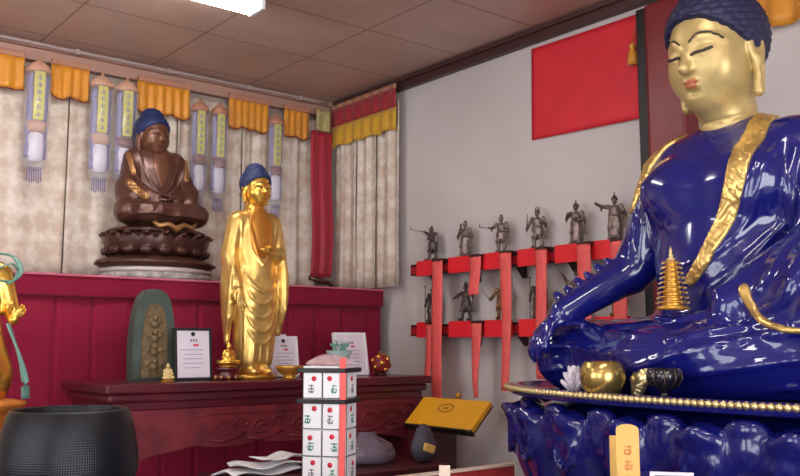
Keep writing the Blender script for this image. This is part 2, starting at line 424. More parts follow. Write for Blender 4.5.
def curtain(u0, u1, wall, z0, z1, label, amp=.018, folds=3, ph=0.):
    """gathered curtain; wall 'back' runs along X, wall 'side' along Y"""
    w = abs(u1-u0); L = u1-u0
    def f(u, v):
        d = amp*(.6+.4*(1-v))*math.sin(2*PI*folds*u+ph+.5*math.sin(3*v))+.3*amp*math.sin(2*PI*folds*2.3*u+1.)
        x = -L/2+L*u; z = (z1-z0)*v
        return (x, -d, z) if wall == 'back' else (-d, x, z)
    b = sheet(f, int(14*folds), 10, .004)
    loc = ((u0+u1)/2, YB-.06, z0) if wall == 'back' else (XW-.06, (u0+u1)/2, z0)
    o = link('curtain', b, M['damask'], None, True, loc)
    return tag(o, label, 'curtain', 'beige damask curtains')
CZ0, CZ1 = 1.775, 2.83
for u0, u1, lab, am, fo, ph in (
        (.60, 1.43, 'flat beige patterned curtain at the far left behind the lone hanging banner', .008, 3, 0),
        (1.435, 2.02, 'beige patterned curtain directly behind the brown seated Buddha', .01, 3, 1.),
        (2.025, 2.42, 'beige curtain behind the two banners right of the brown Buddha', .016, 3, 2.),
        (2.425, 2.67, 'narrow beige curtain just behind the head of the standing golden Buddha', .02, 2, .4),
        (2.675, 2.95, 'beige curtain tucked behind the long red banner near the corner', .022, 2, 3.)):
    curtain(u0, u1, 'back', CZ0, CZ1, lab, am, fo, ph)
for u0, u1, lab, fo, ph in ((4.20, 4.43, 'beige curtain right of the long red banner, first on the side wall', 2, 0), (4.0, 4.195, 'middle beige curtain under the red and yellow valance', 2, 1.5), (3.785, 3.995, 'last beige curtain on the side wall, its edge against bare plaster', 2, .7)):
    curtain(u0, u1, 'side', CZ0, CZ1, lab, .018, fo, ph)

# orange-gold valance pieces on the back wall
def valance(x0, x1, label, drops, seed):
    r = random.Random(seed); L = x1-x0
    def f(u, v):
        x = -L/2+L*u; bot = -.165-.014*abs(math.sin(PI*drops*u))+.006*math.sin(9*u+seed)
        z = bot*(1-v); d = .012+.014*(1-.5*v)*(.5+.5*math.sin(2*PI*drops*2*u+seed))
        return (x, -d, z)
    t = thing('valance', label, 'valance', ((x0+x1)/2, YB-.10, 2.86), 0, 'orange valance pieces on the back wall')
    link('pleated_cloth', sheet(f, 40, 6, .004), M['yellow_cloth'], t, True)
    b = new(); sweep(b, [Vector(f(i/40, 0))+Vector((0, -.003, 0)) for i in range(41)], .004, 6); link('hem', b, M['maroon_band'], t, True)
    b = new(); box(b, (0, -.012, .008), (L, .03, .03), .006); link('heading_band', b, M['amber_cap'], t, False)
for x0, x1, lab, d, sd in ((.86, 1.19, 'orange valance piece at the far left edge of the back wall', 2, 1), (1.32, 1.51, 'orange valance piece between the lone left banner and the next two', 2, 2),
                           (1.77, 2.07, 'orange valance piece above the head of the brown Buddha', 3, 3), (2.31, 2.57, 'orange valance piece above the head of the standing golden Buddha', 3, 4), (2.68, 2.855, 'narrow orange valance piece beside the long red banner', 2, 5)):
    valance(x0, x1, lab, d, sd)

# red and yellow valance on the side wall
t = thing('valance', 'side wall valance striped dark red over golden yellow, by the corner', 'valance', (XW-.085, 4.105, 2.66))
L = .64
def sv(z0, z1, lift):
    def f(u, v):
        y = -L/2+L*u; z = z0+(z1-z0)*v
        if z0 == 0: z += (1-v)*(.018*abs(math.sin(PI*4*u))-.012)
        return (-.01-lift-.008*math.sin(2*PI*7*u)*(1.2-v), y, z)
    return f
link('red_stripe', sheet(sv(.125, .238, .003), 60, 3, .004), M['valance_red'], t, True)
link('yellow_stripe', sheet(sv(0, .127, 0), 60, 4, .004), M['valance_yellow'], t, True)
link('heading_band', sheet(sv(.236, .264, 0), 60, 3, .004), M['amber_cap'], t, True)

# orange valance further along the right wall
t = thing('valance', 'orange valance end hanging high on the right wall beside the blue statue head', 'valance', (XW-.05, 1.33, 2.64))
def f2(u, v): return (-.012*math.sin(2*PI*6*u)*(1.2-v), -.33+.66*u, -.02*math.sin(PI*3*u)*(1-v)+.22*v)
link('pleated_cloth', sheet(f2, 48, 5, .004), M['yellow_cloth'], t, True)
b = new(); box(b, (0, 0, .225), (.03, .66, .03), .005); link('heading_band', b, M['amber_cap'], t, False)

# ------------------------------------------------------------------ hanging tube banners in clear film
def strokes(b, rnd, cx, cz, w, h, y):
    """a small brush-like mark of crossed strokes"""
    for k in range(3): box(b, (cx+rnd.uniform(-.1, .1)*w, y, cz+h*(k-1)*.3), (w*rnd.uniform(.5, .9), .0012, h*.1))
    box(b, (cx+rnd.uniform(-.15, .15)*w, y, cz), (w*.13, .0012, h*.8))
    for sx in (-1, 1): box(b, (cx+sx*w*.25, y, cz-h*.25), (w*.1, .0012, h*.4), rot=rotm('Y', sx*28))
def tube_banner(x, label, z=2.30, cap='pink_cap', seed=0, band='maroon_band', sc=1.):
    rnd = random.Random(seed)
    t = thing('hanging_banner', label, 'banner', (x, YB-.18, z), 0, 'tube banners hanging along the back wall'); t.scale.x = sc
    b = new(); lathe(b, [(.060, .49), (.062, .50), (.05, .52), (.028, .54), (.010, .548), (.006, .57)], 20, (0, 0, 0), 1, .75); link('top_cap', b, M[cap], t, True)
    b = new(); lathe(b, [(.022, .0), (.050, .02), (.059, .05), (.060, .25), (.060, .45), (.058, .495)], 24, (0, 0, 0), 1, .75, lambda a, zz: 1+.05*math.sin(5*a+20*zz)); link('film_tube', b, M['plastic'], t, True)
    b = new(); box(b, (0, -.022, .37), (.050, .006, .24), .001); st = link('text_strip', b, M['strip_yellow'], t, False)
    b = new()
    for k in range(6): strokes(b, rnd, 0, .462-k*.037, .026, .030, -.0258)
    link('brush_writing', b, M['ink_grey'], st, False)
    b = new(); lathe(b, [(.03, .19), (.046, .194), (.048, .24), (.03, .245)], 20, (0, 0, 0), 1, .6); link('lower_band', b, M[band], t, True)
    b = new(); lathe(b, [(.02, .045), (.036, .055), (.040, .12), (.036, .185), (.02, .19)], 20, (0, 0, 0), 1, .6); link('paper_drum', b, M['ceramic'], t, True)
    for sx in (-1, 1):
        def vp(u, v): return (sx*(.030+.020*u+.003*math.sin(23*v)), -.012+.012*u+.003*math.sin(31*v), .06+.42*v)
        link('violet_print', sheet(vp, 3, 24, .002), M['violet'], t, True)
    b = new()
    for k in range(7): sweep(b, [(-.03+.01*k, 0, .02), (-.033+.011*k, 0, -.05-.004*(k % 3))], .003, 5)
    link('fringe', b, M['violet'], t, True)
for i, (x, lab, z, c, bd) in enumerate(((1.243, 'lone clear tube banner with yellow strip at the far left', 2.285, 'pink_cap', 'pink_cap'),
        (1.557, 'clear tube banner left of the brown Buddha, the fuller one of the two there', 2.27, 'pink_cap', 'pink_cap'),
        (1.688, 'clear tube banner partly hidden behind the brown Buddha head', 2.27, 'pink_cap', 'maroon_band'),
        (2.102, 'tube banner with yellow strip next right of the brown Buddha head', 2.235, 'amber_cap', 'maroon_band'),
        (2.222, 'tube banner with yellow strip left of the standing golden Buddha, second of that pair', 2.235, 'amber_cap', 'maroon_band'),
        (2.585, 'tube banner with yellow strip just right of the standing golden Buddha head', 2.235, 'amber_cap', 'maroon_band'))):
    tube_banner(x, lab, z, c, i, bd, 1. if i < 3 else .84)

# long red banner by the corner
t = thing('red_banner', 'long narrow crimson cloth banner hanging at the back corner', 'banner', (2.915, YB-.17, 1.80))
def rb(u, v): return (-.076+.152*u+.004*math.sin(7*v), -.006*math.sin(2*PI*2*u)-.01*math.sin(5*v), .05+.89*v)
link('cloth', sheet(rb, 20, 24, .005), M['banner_red'], t, True)
def rt(u, v): return (-.05+.10*u, -.012-.004*math.sin(9*u), .94+.13*v)
link('top_panel', sheet(rt, 12, 4, .006), mat('pale_green_gold_cloth', s(176, 166, 112), .5, noise=.2, nscale=30), t, True)
b = new(); sweep(b, [(-.08, 0, .045), (0, 0, .03), (.06, .0, .02), (.10, .02, .0)], [.014, .016, .014, .01], 10); link('bottom_roll', b, M['bronze'], t, True)
# ================================================================== CRIMSON DAIS AND RED ALTAR TABLE
DX0, DX1, DY0, DZ = .90, 3.03, 3.95, 1.76
t = thing('altar_platform', 'tall platform covered in crimson velvet along the back wall', 'platform', (DX0, DY0, 0))
W = DX1-DX0
def dfront(u, v):
    x = W*u; g = abs(((x/.17) % 1)-.5)*2         # tailored box pleats with sunk seams
    d = .018*min(1, (1-g)*9)+.004*math.sin(x*17+3*v)
    return (x, .02-d, .02+(DZ-.105)*v)
link('pleated_front', sheet(dfront, 180, 8, .006), M['velvet'], t, True)
b = new(); box(b, (W/2, -.008, DZ-.05), (W+.02, .03, .095), .006); link('top_band', b, M['velvet'], t, False)
b = new(); box(b, (W/2, .29, DZ-.012), (W+.02, .60, .024), .006); link('cloth_top', b, M['velvet_dark'], t, False)
b = new(); box(b, (W/2, .30, (DZ-.03)/2), (W-.01, .54, DZ-.03)); link('body', b, M['velvet_dark'], t, False)
b = new(); box(b, (W/2, -.016, DZ-.004), (W+.03, .03, .010), .003); link('piping', b, mat('pink_piping', s(196, 96, 120), .6), t, False)

TX0, TX1, TY0, TY1, TZ = 1.20, 2.77, 3.20, 3.70, 1.305
TW = TX1-TX0; TD = TY1-TY0
t = thing('altar_table', 'long dark red lacquered altar table with carved apron in front of the platform', 'table', ((TX0+TX1)/2, (TY0+TY1)/2, 0))
b = new(); box(b, (0, 0, TZ-.018), (TW, TD, .036), .008); link('tabletop', b, M['wood_red'], t, False)
b = new(); box(b, (0, 0, TZ-.052), (TW-.03, TD-.03, .034), .012); box(b, (0, 0, TZ-.085), (TW-.075, TD-.06, .035), .006); link('waist_moulding', b, M['wood_red'], t, False)
def apron_poly(L):
    P = [(-L/2, TZ-.10), (-L/2, TZ-.36)]
    n = 48
    for i in range(n+1):
        u = i/n; x = -L/2+.05+(L-.1)*u; e = min(u, 1-u)
        z = TZ-.245-.11*math.exp(-(e/.035)**1.2)-.02*abs(math.sin(PI*5*u))**.6+.012*math.sin(PI*u)
        P.append((x, z))
    P += [(L/2, TZ-.36), (L/2, TZ-.10)]
    return P
b = new(); prism(b, apron_poly(TW-.05), 1, -TD/2+.015, -TD/2+.045); link('carved_apron', b, M['wood_red_worn'], t, False)
b = new(); prism(b, [(q[0]*.29, q[1]) for q in apron_poly(TW-.05)], 0, -TW/2+.02, -TW/2+.05); link('side_apron', b, M['wood_red'], t, False)
b = new(); prism(b, [(q[0]*.29, q[1]) for q in apron_poly(TW-.05)], 0, TW/2-.05, TW/2-.02); link('side_apron', b, M['wood_red'], t, False)
# carved cloud scrolls in relief on the apron
b = new(); yr = -TD/2+.013
def spiral(cx, cz, r0, turns, sgn, n=26): return [(cx+sgn*r0*(1-i/n*.85)*math.cos(2*PI*turns*i/n), yr, cz+r0*.62*(1-i/n*.85)*math.sin(2*PI*turns*i/n)) for i in range(n+1)]
for cx in (-.30, -.13, .06, .24, .42, .58):
    sweep(b, spiral(cx, TZ-.185, .055, 1.6, 1), .0065, 6); sweep(b, spiral(cx+.085, TZ-.165, .035, 1.4, -1), .0055, 6)
    sweep(b, [(cx-.06, yr, TZ-.225), (cx-.01, yr, TZ-.235), (cx+.05, yr, TZ-.222), (cx+.10, yr, TZ-.205)], .006, 6)
sweep(b, [(-.42, yr, TZ-.13), (-.36, yr, TZ-.125), (.64, yr, TZ-.125), (.68, yr, TZ-.14)], .004, 6)
link('cloud_carving', b, M['wood_red_worn'], t, True)
b = new()
for i in range(14):
    z = TZ-.14-.016*i; sph(b, (-TW/2+.03+.008*math.sin(i*1.1), -TD/2+.012, z), .011, 1, (1, .6, 1))
link('corner_carving', b, mat('pale_worn_carving', s(150, 84, 80), .45, noise=.3, nscale=30), t, True)  # carved corner beads in a paler red than the apron
for sx in (-1, 1):
    for sy in (-1, 1):
        b = new(); box(b, (sx*(TW/2-.075), sy*(TD/2-.065), (TZ-.1)/2), (.085, .07, TZ-.1), .012)
        box(b, (sx*(TW/2-.075), sy*(TD/2-.065), .04), (.11, .095, .08), .02); link('leg', b, M['wood_red'], t, False)
b = new(); box(b, (TW/2-.075, 0, .66), (.02, TD-.18, 1.08), .003); link('end_panel', b, M['wood_dark'], t, False)
b = new(); box(b, (0, .02, .22), (TW-.2, TD-.15, .03), .005); link('lower_shelf', b, M['wood_dark'], t, False)

# low dark offering table in front
t = thing('offering_table', 'low dark table standing in front of the altar table, at the bottom edge', 'table', (2.0, 2.93, 0))
b = new(); box(b, (0, 0, .955), (.94, .40, .03), .006); link('tabletop', b, M['wood_dark'], t, False)
b = new(); box(b, (0, 0, .90), (.86, .32, .08), .004); link('apron', b, M['wood_dark'], t, False)
for sx in (-1, 1):
    for sy in (-1, 1):
        b = new(); box(b, (sx*.41, sy*.14, .47), (.05, .05, .94), .006); link('leg', b, M['wood_dark'], t, False)

# crumpled white papers
rn = random.Random(4)
for k, (px, py, w, d, rz, z, lab) in enumerate(((1.70, 2.97, .30, .16, .05, .971, 'lowest white paper of the loose heap on the low dark table'),
        (1.74, 2.98, .26, .14, -.25, .993, 'white paper in the middle of the loose heap on the low dark table'), (1.80, 2.96, .22, .12, .2, 1.014, 'crumpled white paper on top of the loose heap on the low dark table'))):
    def pf(u, v): return (w*(u-.5), d*(v-.5), .013+.004*math.sin(9*u+k)+.006*math.sin(5*v+7*u+2*k)+.008*(abs(u-.5)*2)**3*math.sin(4*v+k))
    o = link('paper_sheet', sheet(pf, 18, 10, .004), M['white'], None, True, (px, py, z), (0, 0, rz)); tag(o, lab, 'paper', 'white papers on the low table')

# smoky bag with a yellow tag
t = thing('plastic_bag', 'smoky crumpled plastic bag on the low dark table right of the card rack', 'bag', (2.20, 2.95, .97))
b = new()
def bag(a, z): return 1+.10*math.sin(3*a+9*z)+.06*math.sin(7*a-14*z)
lathe(b, [(.06, .004), (.115, .01), (.125, .04), (.105, .075), (.06, .10), (.035, .112), (.04, .125)], 36, (0, 0, 0), 1.1, .75, bag); link('bag_film', b, M['plastic_dark'], t, True)
t = thing('dark_pouch', 'dark blue grey pouch with a yellow tab leaning by the lectern', 'pouch', (2.40, 2.83, .97))
g = Sculpt((-.09, -.07, -.01), (.09, .07, .17), .005); g.ell((0, 0, .06), (.06, .045, .06)); g.ell((.0, 0, .11), (.038, .03, .04), .02); g.tube([(-.03, .0, .13), (0, 0, .15), (.03, 0, .13)], .008, .01); g.half((0, 0, 0), (0, 0, -1)); g.obj('pouch_body', mat('slate_cloth', s(64, 60, 70), .7), t)
b = new(); box(b, (-.012, -.05, .062), (.06, .012, .034), .006, rotm('Y', 18)); link('yellow_tab', b, M['wood_tag'], t, False)

# ------------------------------------------------------------------ things on the altar table (z = TZ)
# stone mandorla with carved relief
t = thing('stone_stele', 'grey green pointed arch stone stele with an olive brown relief panel', 'stele', (1.495, 3.50, TZ))
def arch(w, h, n=20): return [(-w, 0)]+[(-w*(math.cos(i/n*PI/2))**.62 if i < n else 0., h*.32+(h*.68)*math.sin(i/n*PI/2)) for i in range(n+1)]+[(w*(math.sin(i/n*PI/2))**.62, h*.32+(h*.68)*math.cos(i/n*PI/2)) for i in range(1, n+1)]+[(w, 0)]
b = new(); prism(b, arch(.092, .375), 1, -.03, .03); bmesh.ops.bevel(b, geom=[e for e in b.edges if abs(e.verts[0].co.y-e.verts[1].co.y) < 1e-5], offset=.008, segments=2, affect='EDGES'); link('stone', b, M['green_stone'], t, False)
b = new(); prism(b, [(q[0], q[1]+.012) for q in arch(.056, .30)], 1, -.036, -.028); link('relief_panel', b, M['relief'], t, False)
b = new()
for k in range(4):
    z = .06+.058*k; sph(b, (0, -.036, z+.02), .013, 2); sph(b, (0, -.035, z-.004), .02, 2, (1, .5, .9))
    for sx in (-1, 1): sph(b, (sx*.03*(1-.14*k), -.035, z+.008), .011, 2, (1, .6, 1.3))
link('relief_figures', b, M['relief'], t, True)

# tiny cream figurine in front of it
def tiny_buddha(name, label, loc, sc, m, base_m=None, rz=PI):
    t = thing(name, label, 'figurine', loc, rz)
    g = Sculpt((-.055, -.045, -.005), (.055, .05, .13), .003)
    g.ell((0, .004, .018), (.042, .034, .017)); g.cap((.035, .012, .018), (-.02, .03, .018), .012, .009, .006); g.cap((-.035, .012, .018), (.02, .03, .018), .012, .009, .006)
    g.ell((0, 0, .048), (.024, .018, .034), .01); g.cap((-.02, 0, .07), (.02, 0, .07), .011, .011, .01)
    for sx in (-1, 1): g.cap((sx*.026, 0, .068), (sx*.032, .006, .042), .009, .008, .006); g.cap((sx*.032, .006, .042), (sx*.004, .03, .032), .008, .006, .006)
    g.cap((0, 0, .078), (0, 0, .088), .008, .008, .004); g.ell((0, .002, .099), (.0145, .016, .018), .004); g.ell((0, -.001, .117), (.007, .007, .006), .004)
    o = g.obj('figure', m, t); o.scale = (sc, sc, sc); o.location.z = .012*sc if base_m else 0
    if base_m:
        b = new(); lathe(b, [(.045, 0), (.05, .004), (.05, .008), (.04, .013)], 24, (0, 0, 0), 1, .85); q = link('base', b, base_m, t, True); q.scale = (sc, sc, sc)
    return t
tiny_buddha('buddha_figurine', 'tiny cream seated figurine standing before the grey green stone stele', (1.495, 3.33, TZ), .55, mat('cream_ivory', s(206, 180, 120), .4), M['gold_matte'])

# certificates in frames
def frame_doc(label, x, y, w, h, tilt, fm, rz=0., seed=0, group='framed certificates on the altar table', zz=TZ):
    t = thing('framed_certificate', label, 'certificate', (x, y, zz), rz, group)
    R = rotm('X', -tilt)
    def put(b, name, m, par=t):
        bmesh.ops.rotate(b, cent=(0, 0, 0), matrix=R, verts=b.verts); return link(name, b, m, par, False)
    b = new(); box(b, (0, 0, h/2), (w, .014, h), .002); put(b, 'backing', fm)
    b = new()
    for sx in (-1, 1): box(b, (sx*(w/2-.005), -.008, h/2), (.012, .012, h), .002)
    for z in (.006, h-.006): box(b, (0, -.008, z), (w, .012, .012), .002)
    put(b, 'frame', fm)
    b = new(); box(b, (0, -.0085, h/2), (w-.02, .004, h-.02)); pp = put(b, 'paper', M['paper'])
    b = new(); box(b, (0, -.0112, h*.88), (.018, .0016, .011)); box(b, (0, -.0112, h*.88), (.008, .0016, .018)); put(b, 'emblem', M['ink_black'], pp)
    rnd = random.Random(seed); b = new()
    for k in range(3): box(b, (-.01+.012*k, -.0112, h*.76), (.007, .0014, .010))
    for k in range(5): box(b, (rnd.uniform(-.01, .006), -.0112, h*(.58-.085*k)), (w*rnd.uniform(.42, .62), .0014, .002))
    put(b, 'text_lines', M['ink_grey'], pp)
    b = new(); box(b, (.012, -.0112, h*.67), (.022, .0014, .008)); put(b, 'red_line', M['ink_red'], pp)
    b = new(); box(b, (0, .05, .10), (.03, .006, .20), 0, rotm('X', 22)); link('stand', b, fm, t, False)
frame_doc('framed certificate in a black frame right of the grey green stele', 1.622, 3.37, .165, .215, 6, M['black'], 0, 1)
frame_doc('white framed certificate just right of the standing golden Buddha', 2.11, 3.46, .15, .185, 8, M['white'], 0, 2)
frame_doc('larger white framed certificate behind the glass ornament, far right on the table', 2.46, 3.42, .185, .205, 10, M['white'], 0, 3)

# little golden statuette on a red brown stand
t = thing('carved_stand', 'small round red brown carved stand under the little golden figure', 'stand', (1.775, 3.36, TZ))
b = new(); lathe(b, [(.03, .0), (.052, .004), (.056, .016), (.042, .03), (.05, .038), (.06, .046), (.055, .052)], 28, (0, 0, 0), 1, .8); link('pedestal', b, M['wood_red'], t, True)
b = new()
for k in range(10): a = 2*PI*k/10; sph(b, (.054*math.cos(a), .043*math.sin(a), .012), .012, 1)
link('scroll_feet', b, M['bronze_gold'], t, True)
t2 = tiny_buddha('golden_statuette', 'little golden seated statuette on the red brown carved stand', (1.775, 3.36, TZ+.052), .78, M['gold'], M['gold_matte'])
b = new(); lathe(b, [(.045, .012), (.052, .018), (.05, .028), (.044, .03)], 24, (0, 0, 0), 1, .8, lambda a, z: 1+.05*math.cos(10*a)); link('lotus_ring', b, M['gold'], t2, True)

# dull gold bowl
t = thing('offering_bowl', 'small dull gold offering bowl right of the standing golden Buddha feet', 'bowl', (2.04, 3.30, TZ))
b = new(); lathe(b, [(.028, 0), (.03, .006), (.024, .012), (.05, .03), (.06, .048), (.061, .056), (.056, .056), (.05, .04), (.02, .02), (.0, .018)], 28); link('bowl', b, M['gold_matte'], t, True)
b = new(); lathe(b, [(.0, .046), (.05, .046), (.045, .054), (.0, .06)], 20); link('incense_ash', b, mat('ash', s(170, 158, 138), .9), t, True)

# round gold and red ornament at the right end
t = thing('round_ornament', 'round gold and dark red ornament ball at the right end of the altar table', 'ornament', (2.63, 3.42, TZ))
b = new(); lathe(b, [(.02, 0), (.03, .004), (.022, .012), (.0, .014)], 20); link('foot', b, M['wood_dark'], t, True)
b = new(); sph(b, (0, 0, .056), .046, 3); link('ball', b, mat('ornament_red', s(130, 36, 30), .4), t, True)
b = new()
for k in range(14):
    a = k*2.399; z = -1+2*(k+.5)/14; r = math.sqrt(1-z*z); sph(b, (.042*r*math.cos(a), .042*r*math.sin(a), .056+.042*z), .014, 1, (1, 1, 1))
link('gold_petals', b, M['gold'], t, True)
b = new(); sweep(b, [(0, 0, .098), (-.004, 0, .108), (-.012, 0, .112)], .004, 6); link('stem', b, M['gold_matte'], t, True)

# glass ornament with green swirls
t = thing('glass_ornament', 'pale glass dish with green sprigs before the larger white certificate', 'ornament', (2.30, 3.30, TZ))
b = new(); lathe(b, [(.03, 0), (.034, .004), (.012, .014), (.01, .05), (.045, .085), (.062, .12), (.058, .12), (.04, .09), (.0, .07)], 28); link('dish', b, M['glass'], t, True)
b = new(); rr = random.Random(9)
for k in range(9):
    a = rr.uniform(0, 2*PI); sweep(b, [(.01*math.cos(a), .01*math.sin(a), .085), (.03*math.cos(a), .03*math.sin(a), .13), (.045*math.cos(a+.5), .045*math.sin(a+.5), .15+.02*rr.random())], [.003, .004, .002], 6); sph(b, (.04*math.cos(a+.4), .04*math.sin(a+.4), .145), .011, 1, (1, 1, .7))
link('green_sprigs', b, M['teal'], t, True)

# ================================================================== CARD RACK
RX, RY = 1.588, 2.33
t = thing('card_rack', 'narrow upright display rack hung with white cards in front of the altar table', 'rack', (RX, RY, 0), math.radians(-56))
RW, RD = .134, .112; RZ0, RZ1 = .86, 1.385
b = new(); box(b, (0, 0, (RZ0+RZ1)/2), (RW, RD, RZ1-RZ0), .004); link('rack_core', b, M['white'], t, False)
b = new(); lathe(b, [(.11, 0), (.12, .01), (.115, .025), (.03, .035), (.02, .06), (.02, RZ0)], 28); link('stand', b, M['black'], t, True)
rack = t
# black bars
for z in (1.277, 1.372):
    b = new(); 
    box(b, (0, -RD/2-.012, z), (RW+.03, .006, .014), .002); box(b, (0, RD/2+.012, z), (RW+.03, .006, .014), .002)
    box(b, (-RW/2-.012, 0, z), (.006, RD+.03, .014), .002); box(b, (RW/2+.012, 0, z), (.006, RD+.03, .014), .002)
    link('black_bar', b, M['black'], t, False)
b = new(); box(b, (RW/2+.001, -RD/2-.001, 1.12), (.014, .014, .52), .003); link('corner_post', b, mat('rack_post', s(214, 178, 182), .4), t, False)
# cards: one each, hung on two faces
rc = random.Random(12); card_protos = []
def make_card(w, h, seed):
    r = random.Random(seed)
    t = thing('white_card', '', 'card')
    b = new(); box(b, (0, 0, 0), (w, .004, h), .001); link('card', b, M['white'], t, False)
    b = new(); lathe(b, [(.0, 0), (.008, 0), (.008, .0016), (.0, .0016)], 14); bmesh.ops.rotate(b, cent=(0, 0, 0), matrix=rotm('X', 90), verts=b.verts); bmesh.ops.translate(b, vec=(w*r.uniform(-.15, .15), -.0022, h*r.uniform(.2, .3)), verts=b.verts); link('red_seal', b, M['ink_red'], t, True)
    b = new(); x0 = w*r.uniform(-.25, .25); strokes(b, r, x0, -h*.12, .024, .032, -.0026); link('green_mark', b, M['ink_green'] if seed % 3 else M['ink_grey'], t, False)
    b = new(); box(b, (-w/2+.0012, -.0024, 0), (.0024, .0014, h)); box(b, (0, -.0024, -h/2+.0012), (w, .0014, .0024)); link('edge_line', b, M['ink_black'], t, False)
    return t
words = {'front': 'left', 'side': 'right'}
rows = ['top', 'second', 'third', 'fourth', 'fifth', 'lowest']
zs = [1.325, 1.232, 1.150, 1.070, .990, .910]
ci = 0
Mz = Matrix.Rotation(math.radians(-56), 4, 'Z')
for face in ('front', 'side'):
    for r_, z in enumerate(zs):
        cols = (-.0325, .0325) if face == 'front' else (0.,)
        for c_ in cols:
            w = .062 if face == 'front' else .088
            o = make_card(w, .078, ci); ci += 1
            if face == 'front': lp = Vector((c_, -RD/2-.005, z)); rz = 0
            else: lp = Vector((RW/2+.005, c_, z)); rz = PI/2
            p = Mz @ lp
            o.location = (RX+p.x, RY+p.y, p.z); o.rotation_euler = (0, 0, rz+math.radians(-56))
            side = ('right column, left face' if c_ > 0 else 'left column, left face') if face == 'front' else 'right face'
            o['label'] = 'white card with red seal, %s row, %s of rack' % (rows[r_], side)
            o['group'] = 'white cards on the display rack'
# red ribbon band between the two faces and pinkish film over the top
def rbf(u, v):
    p = Vector((RW/2-.006+.020*u, -RD/2-.016-.004*math.sin(6*v), .88+.53*v)); return p
t = thing('rack_ribbon', 'red ribbon running down the corner of the white card rack', 'ribbon', (RX, RY, 0), math.radians(-56))
link('ribbon_band', sheet(rbf, 6, 24, .003), M['ribbon'], t, True)
t = thing('plastic_wrap', 'crumpled pinkish clear plastic wrap bunched on top of the card rack', 'wrap', (RX, RY, 1.386), math.radians(-56))
b = new(); lathe(b, [(.05, .0), (.062, .004), (.058, .014), (.04, .026), (.022, .034), (.0, .036)], 40, (0, 0, 0), 1.1, .95, lambda a, z: 1+.13*math.sin(4*a+60*z)+.06*math.sin(9*a)); link('film', b, M['plastic_pink'], t, True)

# ================================================================== LECTERN
t = thing('slant_lectern', 'dark lectern with a slanted amber yellow top near the right wall', 'lectern', (2.64, 2.95, 0))
R = rotm('Y', -44); Lc = Vector((0, 0, 1.146))
def tilt(b, name, m, par=t):
    bmesh.ops.rotate(b, cent=(0, 0, 0), matrix=R, verts=b.verts); bmesh.ops.translate(b, vec=Lc, verts=b.verts); return link(name, b, m, par, False)
b = new(); box(b, (0, 0, 0), (.165, .44, .022), .003); tp = tilt(b, 'slanted_top', M['yellow_board'])
b = new(); box(b, (-.084, 0, -.006), (.008, .445, .036), .002); box(b, (0, 0, -.016), (.16, .43, .012), .002); tilt(b, 'dark_edging', M['black'])
b = new()
for q in range(14): a = 2*PI*q/14; box(b, (.025+.022*math.cos(a), .02+.045*math.sin(a), .0118), (.007, .014, .0016), 0, Matrix.Rotation(a, 3, 'Z'))
box(b, (.025, .02, .0118), (.012, .03, .0016)); tilt(b, 'stamped_emblem', mat('brown_stamp', s(150, 96, 28), .5), tp)
b = new(); sph(b, (-.08, -.205, .004), .010, 2); tilt(b, 'corner_cap', M['gold_matte'])
b = new(); box(b, (.03, .14, .535), (.14, .19, 1.07), .008); box(b, (.03, .12, .03), (.20, .22, .06), .01); link('pedestal', b, M['wood_dark'], t, False)
b = new(); sph(b, (.105, .04, 1.222), .014, 2); sweep(b, [(.075, .04, 1.195), (.1, .04, 1.215)], .006, 8); link('brass_knob', b, M['gold_matte'], t, True)

# red low rail
t = thing('low_red_bench', 'low red lacquered bench with a pale top edge beside the blue throne', 'bench', (2.13, 2.35, 0))
b = new(); box(b, (0, -.008, 1.012), (.58, .036, .008), .002); link('top_edge', b, M['cream'], t, False)
b = new(); box(b, (0, .002, .925), (.58, .04, .165), .004); link('front_board', b, mat('dull_red_paint', s(176, 52, 54), .5), t, False)
for sx in (-1, 1):
    b = new(); box(b, (sx*.27, .0, .42), (.04, .04, .84), .004); link('leg', b, M['pillar_red'], t, False)

# table out in front that carries the prayer tags
t = thing('donation_table', 'small table at the bottom edge carrying the wooden prayer tags', 'table', (1.62, 1.45, 0))
b = new(); box(b, (0, 0, 1.02), (.34, 1.0, .03), .005); link('tabletop', b, M['wood_dark'], t, False)
for sx in (-1, 1):
    for sy in (-1, 1):
        b = new(); box(b, (sx*.14, sy*.46, .5), (.04, .04, 1.0), .004); link('leg', b, M['wood_dark'], t, False)
def prayer_tag(label, x, y, h, w, rz, rounded, lean=0.):
    t = thing('wooden_tag', label, 'tag', (x, y, 1.035), rz, 'wooden prayer tags')
    P = [(-w/2, 0), (w/2, 0), (w/2, h-.012)]+[(w/2*math.cos(a), h-.012+.012*math.sin(a)) for a in [PI/2*k/5 for k in range(1, 11)]] if rounded else [(-w/2, 0), (w/2, 0), (w/2, h), (-w/2, h)]
    b = new(); prism(b, P, 1, -.003, .003); link('tag_board', b, M['wood_tag'], t, False)
    b = new(); rr = random.Random(int(h*1000))
    for k in range(3): strokes(b, rr, 0, h-.055-.032*k, .02, .026, -.0036)
    link('red_writing', b, mat('faded_red_ink', s(206, 130, 70), .6), t, False)
    b = new(); box(b, (0, 0, .006), (w+.02, .04, .012), .003); link('foot', b, M['wood_dark'], t, False)
prayer_tag('pale wooden prayer tag with rounded top and faded red writing', 1.60, 1.205, .245, .048, math.radians(-52), True)
prayer_tag('shorter square wooden tag just behind the rounded prayer tag', 1.655, 1.265, .212, .05, math.radians(-52), False)
t = thing('note_card', 'small white folded card standing right of the wooden prayer tags', 'card', (1.655, 1.135, 1.035), math.radians(-52))
b = new(); box(b, (0, 0, .073), (.09, .004, .146), .001, ); box(b, (0, .03, .07), (.09, .004, .146), .001, rotm('X', 20)); link('folded_card', b, M['paper'], t, False)
b = new()
for k in range(3): box(b, (0, -.0026, .138-.008*k), (.07, .0012, .0025))
link('printed_lines', b, M['ink_grey'], t, False)
